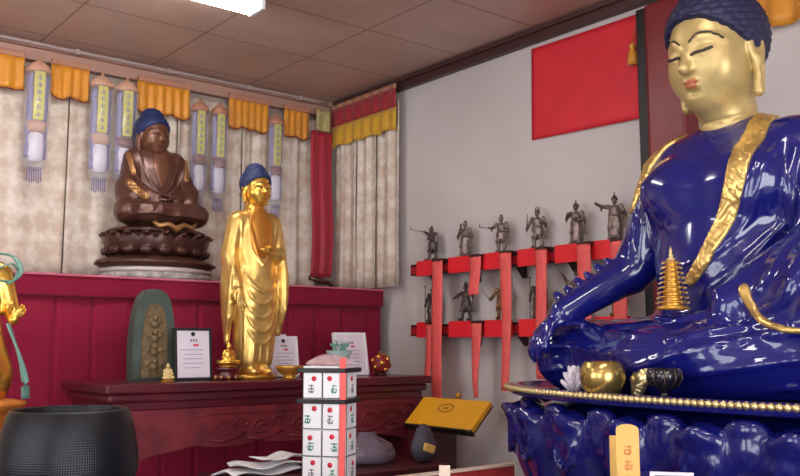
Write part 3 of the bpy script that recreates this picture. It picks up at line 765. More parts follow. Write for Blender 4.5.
t = thing('note_card', 'blank cream card standing at the bottom edge below the amber lectern', 'card', (1.60, 1.80, 1.035), math.radians(-40))
b = new(); box(b, (0, 0, .048), (.03, .004, .096), .001); link('card', b, M['cream'], t, False)
b = new(); box(b, (0, .0, .006), (.05, .04, .012), .003); link('foot', b, M['wood_dark'], t, False)

# ================================================================== BIG BLACK BOWL ON ITS STAND
t = thing('singing_bowl', 'large black hammered iron singing bowl in the lower left corner', 'bowl', (.772, 2.30, 1.0))
b = new(); lathe(b, [(.0, .0), (.08, .002), (.125, .03), (.158, .085), (.172, .14), (.171, .18), (.158, .245), (.145, .285), (.140, .289), (.136, .286), (.146, .24), (.16, .19), (.158, .12), (.12, .04), (.0, .02)], 72); o = link('bowl', b, None, t, True)
m = mat('hammered_iron', s(26, 26, 33), .30, .5)
nt = m.node_tree; bs = nt.nodes['Principled BSDF']; tc = nt.nodes.new('ShaderNodeTexCoord'); sp = nt.nodes.new('ShaderNodeSeparateXYZ'); nt.links.new(tc.outputs['Object'], sp.inputs[0])
at_ = nt.nodes.new('ShaderNodeMath'); at_.operation = 'ARCTAN2'; nt.links.new(sp.outputs[1], at_.inputs[0]); nt.links.new(sp.outputs[0], at_.inputs[1])
cb = nt.nodes.new('ShaderNodeCombineXYZ')
for k, (src, sc_) in enumerate(((at_.outputs[0], 30), (sp.outputs[2], 170))):
    q = nt.nodes.new('ShaderNodeMath'); q.operation = 'MULTIPLY'; q.inputs[1].default_value = sc_; nt.links.new(src, q.inputs[0]); nt.links.new(q.outputs[0], cb.inputs[k])
vo = nt.nodes.new('ShaderNodeTexVoronoi'); vo.inputs['Randomness'].default_value = .15; nt.links.new(cb.outputs[0], vo.inputs['Vector']); vo.inputs['Scale'].default_value = 1
bp = nt.nodes.new('ShaderNodeBump'); bp.inputs['Strength'].default_value = .3; bp.inputs['Distance'].default_value = .004; nt.links.new(vo.outputs['Distance'], bp.inputs['Height']); nt.links.new(bp.outputs[0], bs.inputs['Normal'])
o.data.materials.append(m)
t = thing('bowl_stand', 'red wooden stand with a cushion under the large black bowl', 'stand', (.772, 2.30, 0))
b = new(); lathe(b, [(.13, .0), (.14, .03), (.05, .06), (.05, .85), (.15, .93), (.155, .95)], 32); link('pedestal', b, M['wood_red'], t, True)
b = new(); lathe(b, [(.10, .95), (.145, .96), (.155, .978), (.14, .995), (.06, 1.0), (.0, 1.0)], 32); link('cushion', b, M['velvet'], t, True)

# ================================================================== RED SHEET ON THE WALL AND TASSEL
def ps(u, v): return (-.004*math.sin(5*u+3*v)*.4, -.315+.63*u, -.225+.45*v+.012*(1-u)*(v-.2))
o = link('red_wall_hanging', sheet(ps, 24, 16, .004), M['red_paper'], None, True, (XW-.012, 2.515, 2.645)); o.rotation_euler = (math.radians(1.5), 0, 0)
tag(o, 'large plain red cloth sheet hung flat on the right wall', 'wall hanging')
t = thing('yellow_tassel', 'small orange yellow tassel hanging by the top right corner of the red sheet', 'tassel', (XW-.05, 2.215, 2.64))
b = new(); lathe(b, [(.0, .095), (.012, .09), (.016, .075), (.010, .066), (.02, .05), (.026, .0), (.0, .0)], 14); link('skirt', b, M['yellow_cloth'], t, True)
b = new(); sweep(b, [(0, 0, .09), (.02, 0, .16), (.045, 0, .20)], .003, 6); link('cord', b, M['yellow_cloth'], t, True)
# ================================================================== WALL SHELVES, CARDS, RIBBONS, GUARDIAN FIGURINES
FX = 3.035                                   # line of the figurines, in front of the wall
YS = [3.50, 3.245, 2.99, 2.755, 2.525, 2.315]
names6 = ['first', 'second', 'third', 'fourth', 'fifth', 'sixth']
def shelf(label, z, y0, y1):
    t = thing('wall_shelf', label, 'shelf', (3.0, (y0+y1)/2, z), 0, 'narrow wall shelves')
    b = new(); box(b, (.05, 0, -.008), (.118, y1-y0, .016), .003); link('plank', b, M['shelf_dark'], t, False)
    b = new(); box(b, (-.003, 0, -.030), (.012, y1-y0, .045), .002); link('front_lip', b, mat('shelf_red_lip', s(170, 28, 36), .5), t, False)
    b = new(); box(b, (.012, 0, -.056), (.04, y1-y0+.004, .008), .001); link('dark_edge', b, M['shelf_dark'], t, False)
    n = 5
    for k in range(n):
        b = new(); y = -(y1-y0)/2+.1+(y1-y0-.2)*k/(n-1); prism(b, [(.10, -.018), (.10, -.11), (.085, -.11), (.012, -.03), (.012, -.018)], 1, y-.008, y+.008); link('bracket', b, M['shelf_dark'], t, False)
shelf('upper red wall shelf carrying six pewter guardian figurines', 1.877, 2.16, 3.63)
shelf('lower red wall shelf with its figurines partly behind ribbons', 1.556, 2.16, 3.63)
def name_card(y, z, w, h, label):
    t = thing('name_card', label, 'card', (2.984, y, z), 0, 'red name cards along the shelf fronts')
    b = new(); box(b, (0, 0, 0), (.010, w, h), .001); link('card', b, M['red_bright'], t, False)
for i, y in enumerate(YS):
    name_card((y+.03)*.984, 1.850, .185, .080, 'red name card on the upper shelf front below the %s figurine from the corner' % names6[i])
    name_card((y+.03)*.984, 1.528, .185, .080, 'red name card on the lower shelf front below the %s figurine from the corner' % names6[i])

def ribbon(y, z0, z1, w0, w1, x, label, ph=0., m='ribbon'):
    def f(u, v):
        w = w1+(w0-w1)*v; zz = z0+(z1-z0)*v
        return (-.010*math.sin(3*v+ph)*(1-v)-.006*math.cos(PI*(u-.5)), w*(u-.5)+.006*math.sin(4*v+ph)*(1-v), zz-z0)
    b = sheet(f, 6, 22, .003)
    t = thing('cloth_ribbon', label, 'ribbon', (x, y, z0), 0, 'salmon red ribbons hanging from the wall shelves')
    link('cloth', b, M[m], t, True)
    b = new(); box(b, (.03, 0, z1-z0+.004), (.075, w0*.9, .014), .004); link('dark_clip', b, M['shelf_dark'], t, False)
ribbon(3.37, 1.02, 1.877, .080, .075, 2.952, 'longest salmon ribbon, from the upper shelf corner end down behind the amber lectern', 0)
ribbon(3.09, 1.69, 1.877, .078, .070, 2.952, 'short salmon ribbon ending between the shelves, second from the corner', 1)
ribbon(2.885, 1.24, 1.877, .074, .045, 2.952, 'long tapering salmon ribbon, third from the corner on the upper shelf', 2)
ribbon(2.665, 1.30, 1.877, .068, .06, 2.952, 'salmon ribbon fourth from the corner, ending behind the blue knee', .6)
ribbon(2.42, 1.32, 1.877, .075, .065, 2.952, 'salmon ribbon fifth from the corner, ending behind the blue sleeve', 1.7)
ribbon(2.245, 1.36, 1.877, .075, .065, 2.952, 'salmon ribbon sixth from the corner, nearest the blue upper arm', 2.6)
ribbon(3.09, 1.20, 1.556, .075, .03, 2.955, 'tapering salmon ribbon hanging from the lower shelf above the lectern', .3)
ribbon(3.45, 1.26, 1.556, .055, .045, 2.966, 'darker salmon ribbon hanging from the corner end of the lower shelf', 1.1)

def guardian(i, low, y, z, label, P):
    """a small standing armoured figure, feet at z=0, facing +y"""
    t = thing('guardian_figurine', label, 'figurine', (FX, y, z), PI/2+P.get('turn', 0.), 'guardian figurines on the wall shelves')
    H = P.get('h', .20); k = H/.20; m = M[P.get('m', 'pewter')]
    g = Sculpt((-.085*k, -.07*k, 0), (.085*k, .075*k, .225*k), .0026*k)
    q = lambda x, yy, zz: (x*k, yy*k, zz*k)
    lean = P.get('lean', 0.)
    # legs, boots, skirt
    for sx in (-1, 1):
        o = P.get('step', .0)*sx
        g.cap(q(sx*.013, 0, .095), q(sx*.019, o*.4, .052), .0125*k, .010*k, .004*k); g.cap(q(sx*.019, o*.4, .052), q(sx*.02, o, .014), .0095*k, .008*k, .003*k); g.ell(q(sx*.021, o+.010, .011), (.0085*k, .018*k, .008*k), .004*k)
    sk = P.get('skirt', .6)
    g.ell(q(0, 0, .085), (.028*k, .022*k, (.02+.025*sk)*k), .008*k)
    if sk > .8: g.cap(q(0, 0, .08), q(0, -.002, .03), .024*k, .030*k, .006*k)
    for a in range(8):
        an = 2*PI*a/8; g.cap(q(.024*math.cos(an), .019*math.sin(an), .09), q(.031*math.cos(an), .025*math.sin(an), .055), .0035*k, .0045*k, .003*k)
    # torso and breastplate, belt, shoulder guards
    g.ell(q(lean*.5, 0, .120), (.023*k, .017*k, .030*k), .006*k); g.ell(q(lean*.8, .004, .135), (.024*k, .016*k, .016*k), .006*k)
    g.tube([q(.025*math.cos(a*PI/6)+lean*.3, .020*math.sin(a*PI/6), .102) for a in range(13)], .0035*k, .002*k)
    for sx in (-1, 1): g.ell(q(sx*.027+lean, 0, .146), (.011*k, .011*k, .010*k), .004*k)
    g.cap(q(lean, 0, .148), q(lean*1.2, .001, .158), .008*k, .007*k, .004*k)
    hx = lean*1.3; g.ell(q(hx, .003, .170), (.0115*k, .0125*k, .0145*k), .002*k); g.ell(q(hx, .0155, .168), (.003*k, .003*k, .004*k), .002*k)
    # arms
    for sx, key in ((1, 'ra'), (-1, 'la')):
        sh = q(sx*.028+lean, 0, .144); el, ha = [q(*p) for p in P[key]]
        g.cap(sh, el, .0085*k, .0075*k, .004*k); g.cap(el, ha, .0072*k, .0055*k, .003*k); g.ell(ha, .0068*k, .002*k)
        g.cap(el, (el[0]+sx*.004*k, el[1]-.004*k, el[2]-.018*k), .006*k, .003*k, .004*k)
    # scarf streaming behind
    if P.get('scarf', True):
        g.tube([q(-.022, -.014, .15), q(-.033, -.018, .12), q(-.029, -.016, .085), q(-.036, -.014, .05)], .0036*k, .003*k); g.tube([q(.022, -.014, .15), q(.032, -.018, .118), q(.028, -.016, .08), q(.035, -.014, .045)], .0036*k, .003*k)
    g.disp(lambda X, Y, Z: .0009*k*np.sin(X*900/k)*np.sin(Z*700/k)*np.cos(Y*800/k))
    g.half((0, 0, .001), (0, 0, -1))
    body = g.obj('armoured_body', m, t); body.location.z = .010*k
    # headdress
    hd = P.get('head', 'bun'); b = new()
    if hd == 'bun': sph(b, q(hx, 0, .184+.01), .008*k, 2); lathe(b, [(.012*k, 0), (.0125*k, .004*k), (.006*k, .010*k)], 14, q(hx, .001, .178+.002))
    elif hd == 'helmet': lathe(b, [(.0145*k, 0), (.014*k, .006*k), (.010*k, .014*k), (.003*k, .02*k), (.0025*k, .032*k), (.0, .034*k)], 16, q(hx, .001, .182))
    else:
        lathe(b, [(.013*k, 0), (.014*k, .006*k), (.005*k, .012*k)], 14, q(hx, .001, .182))
        for a in (-1, 0, 1): sweep(b, [q(hx+a*.006, 0, .19), q(hx+a*.011, 0, .204), q(hx+a*.007, 0, .216-.004*abs(a))], [.004*k, .003*k, .0008*k], 6)
    link('headdress', b, M['pewter_dark'] if P.get('m') != 'pewter_brown' else M['pewter_dark'], t, True)
    # what the hands hold
    w = P.get('weapon'); b = new(); ok = True
    R_, L_ = q(*P['ra'][1]), q(*P['la'][1]); up = .010*k
    R_ = (R_[0], R_[1], R_[2]+up); L_ = (L_[0], L_[1], L_[2]+up)
    if w == 'spear': d = Vector(P.get('dir', (1, .2, .1))).normalized(); p = Vector(R_); sweep(b, [p-d*.05*k, p+d*.075*k], .0018*k, 6); lathe(b, [(.0, 0), (.0045*k, .004*k), (.0, .02*k)], 8, p+d*.072*k)
    elif w == 'sword': d = Vector(P.get('dir', (.2, .3, 1))).normalized(); p = Vector(R_); sweep(b, [p-d*.014*k, p+d*.01*k, p+d*.075*k], [.002*k, .0034*k, .001*k], 6, True, .5); sph(b, p+d*.006*k, .006*k, 1, (1, 1, .4))
    elif w == 'staff': p = Vector(R_); sweep(b, [(p.x, p.y, .012*k), (p.x, p.y, .20*k)], .0022*k, 6); sph(b, (p.x, p.y, .2*k), .006*k, 1)
    elif w == 'bow': p = Vector(L_); sweep(b, [p+Vector((0, -.01*k+.016*k*math.cos(a), .06*k*math.sin(a))) for a in [-1.4+.2*j for j in range(15)]], .0018*k, 6)
    elif w == 'orb': sph(b, Vector(L_)+Vector((0, .004*k, .010*k)), .010*k, 2)
    elif w == 'tablet': box(b, ((R_[0]+L_[0])/2, max(R_[1], L_[1])+.006*k, R_[2]+.018*k), (.012*k, .004*k, .05*k), .001)
    else: ok = False
    if ok: link({'spear': 'spear', 'sword': 'sword', 'staff': 'staff', 'bow': 'bow', 'orb': 'orb', 'tablet': 'tablet'}[w], b, M['pewter_dark'], t, True)
    else: b.free()
    b = new(); lathe(b, [(.034*k, 0), (.036*k, .003*k), (.033*k, .010*k), (.0, .011*k)], 20, (0, 0, 0), 1, .8, lambda a, z: 1+.05*math.sin(5*a)); link('base', b, M['pewter_dark'] if P.get('m') != 'pewter_brown' else M['pewter_brown'], t, True)

relaxed = ((.040, .006, .112), (.034, .022, .086))
UP = [dict(ra=((.048, .004, .150), (.040, .030, .162)), la=((-.040, .012, .115), (-.012, .030, .118)), weapon='spear', dir=(.25, .9, .12), head='bun', lean=.006, step=.012, skirt=.6, m='pewter_dark', turn=-.3),
      dict(ra=((.038, .010, .112), (.010, .032, .128)), la=((-.038, .010, .112), (-.008, .032, .120)), weapon='tablet', head='bun', skirt=.9, turn=.2),
      dict(ra=((.046, .014, .128), (.036, .050, .124)), la=((-.040, .010, .110), (-.014, .034, .112)), weapon='spear', dir=(.1, 1, -.05), head='bun', skirt=.5, step=-.006, turn=.2),
      dict(ra=((.044, .000, .120), (.044, .024, .096)), la=((-.042, .004, .115), (-.030, .028, .130)), weapon='sword', dir=(-.2, .3, 1), head='flame', skirt=.7, turn=.3),
      dict(ra=((.050, -.004, .125), (.034, .016, .142)), la=((-.044, .008, .112), (-.016, .034, .104)), weapon='orb', head='helmet', skirt=1., turn=.2),
      dict(ra=((.052, .012, .146), (.070, .034, .158)), la=((-.044, .006, .116), (-.034, .030, .104)), weapon='orb', head='helmet', skirt=.9, h=.205, turn=.35)]
LO = [dict(ra=relaxed, la=((-.038, .008, .112), (-.010, .032, .116)), weapon='staff', head='bun', skirt=1., m='pewter_dark', turn=.1),
      dict(ra=((.052, .004, .136), (.060, .026, .118)), la=((-.050, .004, .130), (-.055, .026, .150)), weapon='bow', head='flame', skirt=.7, step=.010, m='pewter_dark'),
      dict(ra=((.044, .010, .118), (.050, .034, .100)), la=((-.040, .004, .112), (-.024, .026, .092)), weapon='sword', dir=(.4, .6, .7), head='bun', skirt=.5, m='pewter_brown', turn=.4),
      dict(ra=relaxed, la=((-.038, .010, .114), (-.006, .030, .126)), weapon='staff', head='helmet', skirt=.9, m='pewter_dark', turn=.3),
      dict(ra=((.050, .010, .150), (.050, .030, .176)), la=((-.044, .004, .118), (-.050, .026, .100)), weapon='sword', dir=(.5, .3, .8), head='flame', skirt=.5, step=.014, h=.215),
      dict(ra=((.042, .008, .116), (.016, .032, .124)), la=((-.044, .006, .116), (-.040, .026, .096)), weapon='orb', head='bun', skirt=.8, m='pewter_brown')]
UL = ['figurine with a levelled spear, first from the corner on the upper shelf', 'figurine holding a tablet at its chest, second from the corner on the upper shelf', 'figurine pointing a lance forward, third from the corner on the upper shelf',
      'figurine with a three pronged crown, fourth from the corner on the upper shelf', 'figurine in a long robe and spiked helmet, fifth from the corner, upper shelf', 'figurine with a raised outstretched arm, beside the blue shoulder on the upper shelf']
LL = ['dark robed figurine half behind the longest ribbon, first on the lower shelf', 'dark figurine with a bow and spread arms, second on the lower shelf', 'brownish figurine beside the long tapering ribbon, third on the lower shelf',
      'dark figurine standing just left of the blue knee, fourth on the lower shelf', 'figurine with a raised sword arm above the blue sleeve, fifth on the lower shelf', 'figurine at the far end of the lower shelf behind the blue arm']
for i, y in enumerate(YS):
    guardian(i, False, y, 1.877, UL[i], UP[i])
    guardian(i, True, y+(-.0 if i < 4 else -.0), 1.556, LL[i], LO[i])
# red lantern-like block with gilding at the near end of the lower shelf
t = thing('red_offering_box', 'bright red box with gilded edge seen under the blue statue arm', 'box', (2.99, 2.02, 1.46))
b = new(); box(b, (0, 0, .05), (.10, .13, .10), .01); link('box_body', b, M['red_bright'], t, False)
b = new(); box(b, (0, 0, .012), (.112, .142, .014), .003); box(b, (0, 0, .09), (.112, .142, .010), .003); link('gilded_edge', b, M['gold'], t, False)
b = new(); box(b, (.04, 0, -.012), (.13, .17, .02), .003); link('bracket', b, M['shelf_dark'], t, False)
# ================================================================== STATUES: shared head and hand sculpting
def v3(*a): return np.array(a, float)
def nrm(a): a = np.array(a, float); return a/np.linalg.norm(a)
def hand(g, wrist, d, n, size, curl=.35, side=1, spread=.06, k=None):
    """palm and five fingers; d points to the fingertips, n out of the palm, side=+1 puts the thumb along d x n"""
    d = nrm(d); n = nrm(np.array(n, float)-d*np.dot(n, d)); w = np.cross(d, n)*side; S = size; k = S*.06 if k is None else k
    wrist = np.array(wrist, float)
    kn = [wrist+d*S*L+w*S*o for L, o in ((.50, .17), (.53, .06), (.51, -.05), (.47, -.16))]
    for q in kn: g.cap(wrist+(q-wrist)*.12, q, S*.085, S*.07, k*1.3)
    ln = [(.21, .14, .11), (.23, .16, .11), (.21, .15, .11), (.17, .11, .09)]
    for i, q in enumerate(kn):
        p = q.copy(); a = curl*.5; lat = w*((.17, .06, -.05, -.16)[i]*spread*6)
        for j, L in enumerate(ln[i]):
            dd = nrm(d*math.cos(a)+n*math.sin(a)+lat*.35); e = p+dd*S*L
            g.cap(p, e, S*(.056-.005*j), S*(.051-.006*j), S*.02); p = e; a += curl*(1+.06*i)
    b0 = wrist+d*S*.14+w*S*.10; p1 = b0+nrm(d*.6+w*.75+n*.25)*S*.22; p2 = p1+nrm(d*.85+w*.35+n*.3)*S*.17; p3 = p2+nrm(d*.95+w*.1+n*.3)*S*.12
    g.cap(b0, p1, S*.075, S*.062, k); g.cap(p1, p2, S*.06, S*.052, S*.02); g.cap(p2, p3, S*.052, S*.04, S*.02)

def head(parent, loc, H, rot, skin, hair, h=.014, curls=22, neck=.5, features=True, neck_r=.22, lipm=None, wide=1.):
    """unit head: chin at z=-.5, crown at z=.5, face towards +y; scaled by H"""
    hd = bpy.data.objects.new('head', None)
    g = Sculpt((-.56, -.60, -.62-neck), (.56, .58, .78), h)
    g.ell((0, -.05, .10), (.375, .43, .42)); g.ell((0, .06, -.14), (.318, .33, .37), .12); g.ell((0, .20, -.37), (.15, .13, .13), .14)
    for sx in (-1, 1): g.ell((sx*.17, .17, -.14), (.17, .16, .20), .1); g.ell((sx*.22, .02, -.26), (.08, .15, .12), .1)
    g.cap((0, -.06, -.35), (0, -.09, -.55-neck), neck_r, neck_r*1.12, .10)
    g.tube([(0, .345, .06), (0, .385, -.04), (0, .445, -.13)], [.028, .038, .052], .05)
    for sx in (-1, 1): g.ell((sx*.046, .375, -.135), (.034, .04, .03), .025)
    for sx in (-1, 1):
        g.tube([(sx*.05, .352, .06), (sx*.13, .355, .105), (sx*.23, .29, .085), (sx*.29, .21, .03)], .02, .05)
        g.ell((sx*.145, .315, -.005), (.095, .055, .05), .03)
        g.tube([(sx*.06, .363, -.028), (sx*.145, .375, -.045), (sx*.235, .30, -.022)], .008, .02)
    g.ell((0, .35, -.243), (.085, .048, .022), .02); g.ell((0, .345, -.280), (.064, .05, .026), .02); g.ell((0, .39, -.261), (.09, .03, .006), .01, 's')
    g.ell((0, .37, -.332), (.05, .03, .014), .05, 's')
    for sx in (-1, 1):
        g.ell((sx*.385, -.06, -.02), (.04, .11, .18), .03); g.tube([(sx*.395, -.06, -.10), (sx*.40, -.03, -.26), (sx*.385, -.01, -.40)], [.045, .047, .05], .04)
        g.ell((sx*.425, -.05, .0), (.03, .055, .10), .02, 's'); g.tube([(sx*.44, -.03, -.2), (sx*.44, -.015, -.36)], .016, .01, 's')
    for z, yy in ((-.56, .145), (-.68, .15)):       # the three neck folds
        g.tube([((neck_r+.015)*math.sin(a), -.075+(neck_r+.015)*math.cos(a), z-.03*math.cos(a)) for a in np.linspace(-2.2, 2.2, 16)], .012, .02, 's')
    fo = g.obj('face', skin, hd)
    if features:
        def reg(pts, r): 
            return lambda q: q.tube([(p[0], g.front(p[0], p[1]), p[1]) for p in resample(pts, .02)], r)
        for sx in (-1, 1):
            q = g.shell((min(sx*.02, sx*.34), .1, .03), (max(sx*.02, sx*.34), .5, .2), .007, reg([(sx*.055, .085), (sx*.13, .135), (sx*.22, .125), (sx*.30, .06)], .011), .010); q.obj('eyebrow', M['dark_line'], fo)
            q = g.shell((min(sx*.03, sx*.30), .1, -.12), (max(sx*.03, sx*.30), .5, .06), .007, reg([(sx*.06, -.028), (sx*.105, -.016), (sx*.16, -.018), (sx*.24, -.006)], .015), .009); q.obj('eye', M['dark_line'], fo)
        q = g.shell((-.14, .15, -.34), (.14, .55, -.16), .008, lambda q: (q.ell((0, .38, -.243), (.080, .1, .019)), q.ell((0, .38, -.280), (.060, .1, .022))), .008); q.obj('lips', lipm or M['lip'], fo)
    # hair: cap of snail curls with the ushnisha
    f = Sculpt((-.56, -.62, -.5), (.56, .52, .80), h)
    f.ell((0, -.07, .14), (.425, .475, .44)); f.v = np.maximum(f.v, (-(f.ax[2][None, None, :]-.92*f.ax[1][None, :, None]+.02+0*f.ax[0][:, None, None])).astype(np.float32))
    f.ell((0, -.11, .54), (.25, .26, .17), .10)
    def curl(X, Y, Z):
        r = np.sqrt(X*X+(Y+.07)**2+(Z-.14)**2)+1e-6; th = np.arctan2(X, Y+.07); ph = np.arcsin(np.clip((Z-.14)/r, -1, 1))
        row = np.floor(ph*curls/PI*1.0); return (-.020*np.abs(np.sin(ph*curls))**.5*np.abs(np.sin(th*curls*.5*np.maximum(.25, np.cos(ph))+row*PI/2))**.5).astype(np.float32)
    f.disp(curl)
    ho = f.obj('hair', hair, hd)
    COL.objects.link(hd); hd.parent = parent; hd.location = loc; hd.scale = (H*wide, H, H); hd.rotation_euler = rot
    return hd

# ================================================================== THE BLUE SEATED BUDDHA
BX, BY, BZ = 2.48, 1.46, 1.305
bb = thing('buddha_statue', 'huge blue glazed seated Buddha with golden face and gold trimmed robe', 'statue', (BX, BY, BZ), PI/2)
g = Sculpt((-.76, -.40, -.01), (.76, .66, .90), .0078)
g.ell((0, .02, .06), (.48, .31, .14))
for sx in (-1, 1):
    g.cap((sx*.16, -.05, .12), (sx*.49, .13, .115), .12, .112, .05)
g.cap((-.49, .16, .105), (.10, .30, .085), .105, .085, .05); g.cap((.49, .15, .112), (-.10, .28, .12), .11, .085, .03)
for sx in (-1, 1): g.ell((sx*.505, .15, .108), (.112, .14, .112), .04)
g.ell((0, .18, .11), (.34, .21, .10), .06)
g.ell((0, -.06, .2), (.26, .22, .2), .08); g.ell((0, 0, .38), (.235, .195, .24), .08); g.ell((0, -.02, .60), (.27, .175, .21), .08)
g.cap((-.19, -.04, .715), (.165, -.04, .715), .105, .100, .08); g.cap((0, -.08, .70), (0, -.10, .775), .12, .10, .10)
for sx in (-1, 1): g.ell((sx*.115, .115, .62), (.115, .06, .09), .06)
# his right arm (earth-touching) and sleeve
g.cap((.222, -.04, .70), (.325, .02, .41), .098, .074, .025); g.cap((.325, .02, .42), (.342, .04, .38), .074, .064, .02)
g.cap((.342, .045, .382), (.44, .27, .248), .064, .045, .02)
for i in range(6):
    u = i/5; p = v3(.382, .085, .41)*(1-u)+v3(.462, .25, .29)*u
    g.cap(p-v3(.02, 0, .02), p+v3(.014, .014, .016+.006*(i % 2)), .026, .012, .010)
hand(g, (.452, .275, .25), (.16, .62, -.66), (-.1, -.6, -.7), .19, .42, -1, .08)
# his left arm, wide sleeve and palm holding the pagoda
g.cap((-.245, -.04, .70), (-.36, .05, .42), .105, .10, .05); g.cap((-.36, .06, .40), (-.13, .23, .255), .10, .06, .05)
g.ell((-.36, .14, .27), (.15, .17, .16), .06); g.cap((-.38, .12, .24), (-.47, .26, .17), .12, .08, .06); g.cap((-.25, .18, .25), (-.30, .24, .17), .09, .06, .05)
hand(g, (-.085, .262, .222), (1, .12, -.05), (0, .1, 1), .17, .12, 1, .04)
# drapery: raised folds laid on the surface
def folds(g, curves, r, k, off=-.002):
    for c in curves: 
        pts = g.drape(c, off); n = len(pts); g.tube(pts, [r*(.35+.65*math.sin(PI*min(max(i/(n-1), .02), .98))) for i in range(n)], k)
folds(g, [[(-.22, .74), (-.18, .58), (-.10, .45), (.02, .345)], [(-.26, .70), (-.23, .52), (-.13, .38), (-.02, .30)], [(-.18, .66), (-.14, .54), (-.075, .45)], [(-.29, .64), (-.27, .48), (-.18, .34), (-.06, .27)],
          [(-.31, .60), (-.32, .48), (-.29, .38)], [(-.36, .52), (-.37, .42), (-.33, .31)], [(-.30, .42), (-.27, .33), (-.21, .27)], [(-.40, .40), (-.40, .30), (-.34, .20)], [(-.36, .34), (-.31, .26), (-.24, .23)], [(-.44, .32), (-.46, .24), (-.42, .17)]], .011, .014)
folds(g, [[(.285, .66), (.30, .55), (.315, .44)], [(.255, .68), (.262, .56), (.28, .42)], [(.215, .70), (.205, .58), (.20, .46), (.18, .36)]], .009, .012)
folds(g, [[(.17, .40), (.08, .375), (-.02, .385)], [(.15, .345), (.08, .325), (.0, .33)]], .007, .008)
folds(g, [[(-.62, .16), (-.40, .185), (-.18, .15), (.02, .10)], [(-.60, .10), (-.38, .11), (-.15, .075), (.04, .05)], [(.58, .19), (.42, .215), (.25, .18), (.05, .17)], [(.60, .12), (.42, .14), (.22, .12), (.0, .13)], [(.56, .06), (.36, .07), (.16, .045)], [(-.30, .20), (-.16, .185), (-.02, .16)],
          [(-.56, .05), (-.42, .045), (-.25, .03)], [(-.08, .155), (-.02, .11), (.10, .075), (.2, .03)]], .010, .014)
g.half((0, 0, 0), (0, 0, -1))
body = g.obj('robed_body', M['blue'], bb)
# gilded robe borders
em = lambda X, Y, Z: (-.0045*np.abs(np.sin(X*95+18*np.sin(Z*30)))*np.abs(np.sin(Z*80+14*np.sin(X*40)))).astype(np.float32)
def border(name, c, r, lo, hi, t=.006, h=.0052, emb=em, matn='border_gold', rr=None):
    P = g.drape(c, 0.); n = len(P)
    q = g.shell(lo, hi, h, lambda q: q.tube(P, rr(n) if rr else r), t, emb); return q.obj(name, M[matn], body)
border('robe_border', [(-.118, .86), (-.140, .78), (-.132, .64), (-.095, .53), (-.058, .45), (-.015, .37), (.02, .335)], .04, (-.22, -.12, .28), (.10, .36, .90), rr=lambda n: [.034-.018*(i/n)**2 for i in range(n)])
border('robe_border', [(.165, .82), (.205, .785), (.255, .72), (.298, .64), (.312, .60)], .03, (.10, -.2, .54), (.42, .2, .88), rr=lambda n: [.020+.010*math.sin(PI*i/n) for i in range(n)])
border('cuff_border', [(-.19, .295), (-.212, .25), (-.25, .21), (-.32, .185), (-.42, .175)], .012, (-.46, .0, .12), (-.14, .56, .33), .006, .005, None, rr=lambda n: [.016-.011*i/n for i in range(n)])
q = Sculpt((-.02, .26, -.005), (.16, .46, .16), .0042)
q.ell((.062, .385, .056), (.020, .010, .058), 0, 'u', rotm('Y', -20)); q.tube([(.075, .388, .01), (.045, .388, .055), (.030, .384, .115)], [.010, .012, .003], .006); q.tube([(.082, .388, .01), (.085, .388, .05), (.062, .384, .10)], [.010, .010, .003], .006); q.tube([(.078, .394, .012), (.062, .398, .055), (.045, .392, .10)], [.004, .006, .002], .004)
q.disp(em); q.half((0, 0, .0), (0, 0, -1)); q.obj('hem_flame', M['bead_gold'], body)
border('belt_cord', [(.185, .395), (.10, .372), (-.01, .388)], .006, (-.04, .05, .33), (.22, .3, .43), .004, .004, None, 'blue')
head(bb, (.005, .035, 1.05), .365, (math.radians(-9), 0, math.radians(-5)), M['face_gold'], M['hair_navy'], .0125, 22, .35, True, .245, None, .93)

# pagoda on his palm
pg = thing('pagoda', 'small golden many tiered pagoda held in the blue Buddha left hand', 'pagoda', (BX-.29, BY+.018, BZ+.245), PI/2)
pg.scale = (.86, .86, .98)
b = new(); prof = []
n = 9
for i in range(n):
    r = .052-.0028*i; z = .012+.0145*i
    prof += [(r*.62, z), (r*.62, z+.007), (r, z+.0085), (r*.97, z+.011), (r*.66, z+.0142)]
lathe(b, [(.05, 0), (.052, .004), (.05, .010), (.035, .012)]+prof+[(.016, .145)], 24); link('tiers', b, M['gold_matte'], pg, False)
b = new(); lathe(b, [(.017, .145), (.014, .15), (.006, .154), (.009, .160), (.004, .166), (.006, .172), (.0, .19)], 14); link('finial', b, M['bead_gold'], pg, True)
b = new()
for i in range(n):
    r = .053-.0028*i; z = .0195+.0145*i
    for k in range(8): a = 2*PI*(k+.5)/8; sph(b, (r*math.cos(a), r*math.sin(a), z), .0035, 1)
link('eave_bells', b, M['bead_gold'], pg, True)

# ================================================================== BLUE LOTUS THRONE
OX, OY, OA, OB = 2.44, 1.25, .505, 1.02
th = thing('lotus_throne', 'wide blue glazed lotus throne with a gold beaded rim under the blue Buddha', 'throne', (OX, OY, 0))
b = new(); lathe(b, [(0, 1.285), (.975, 1.285), (1., 1.293), (1., 1.311), (.99, 1.319), (.96, 1.3195), (.95, 1.3045), (0, 1.3045)], 120, (0, 0, 0), OA, OB); link('seat_slab', b, M['blue'], th, True)
b = new()
per = [(OA*1.004*math.cos(a), OB*1.004*math.sin(a)) for a in np.linspace(0, 2*PI, 2000, endpoint=False)]
acc = 0; last = per[0]
for p in per[1:]:
    acc += math.hypot(p[0]-last[0], p[1]-last[1]); last = p
    if acc > .0185: acc = 0; sph(b, (p[0], p[1], 1.309), .0115, 1, (1, 1, .95))
link('bead_rim', b, M['bead_gold'], th, True)
g2 = Sculpt((-.62, -1.14, .80), (.62, 1.14, 1.275), .0105)
for zz, f in ((1.20, .93), (1.10, .88), (1.02, .74), (.94, .60)): g2.ell((0, 0, zz), (OA*f, OB*f, .085), .05)
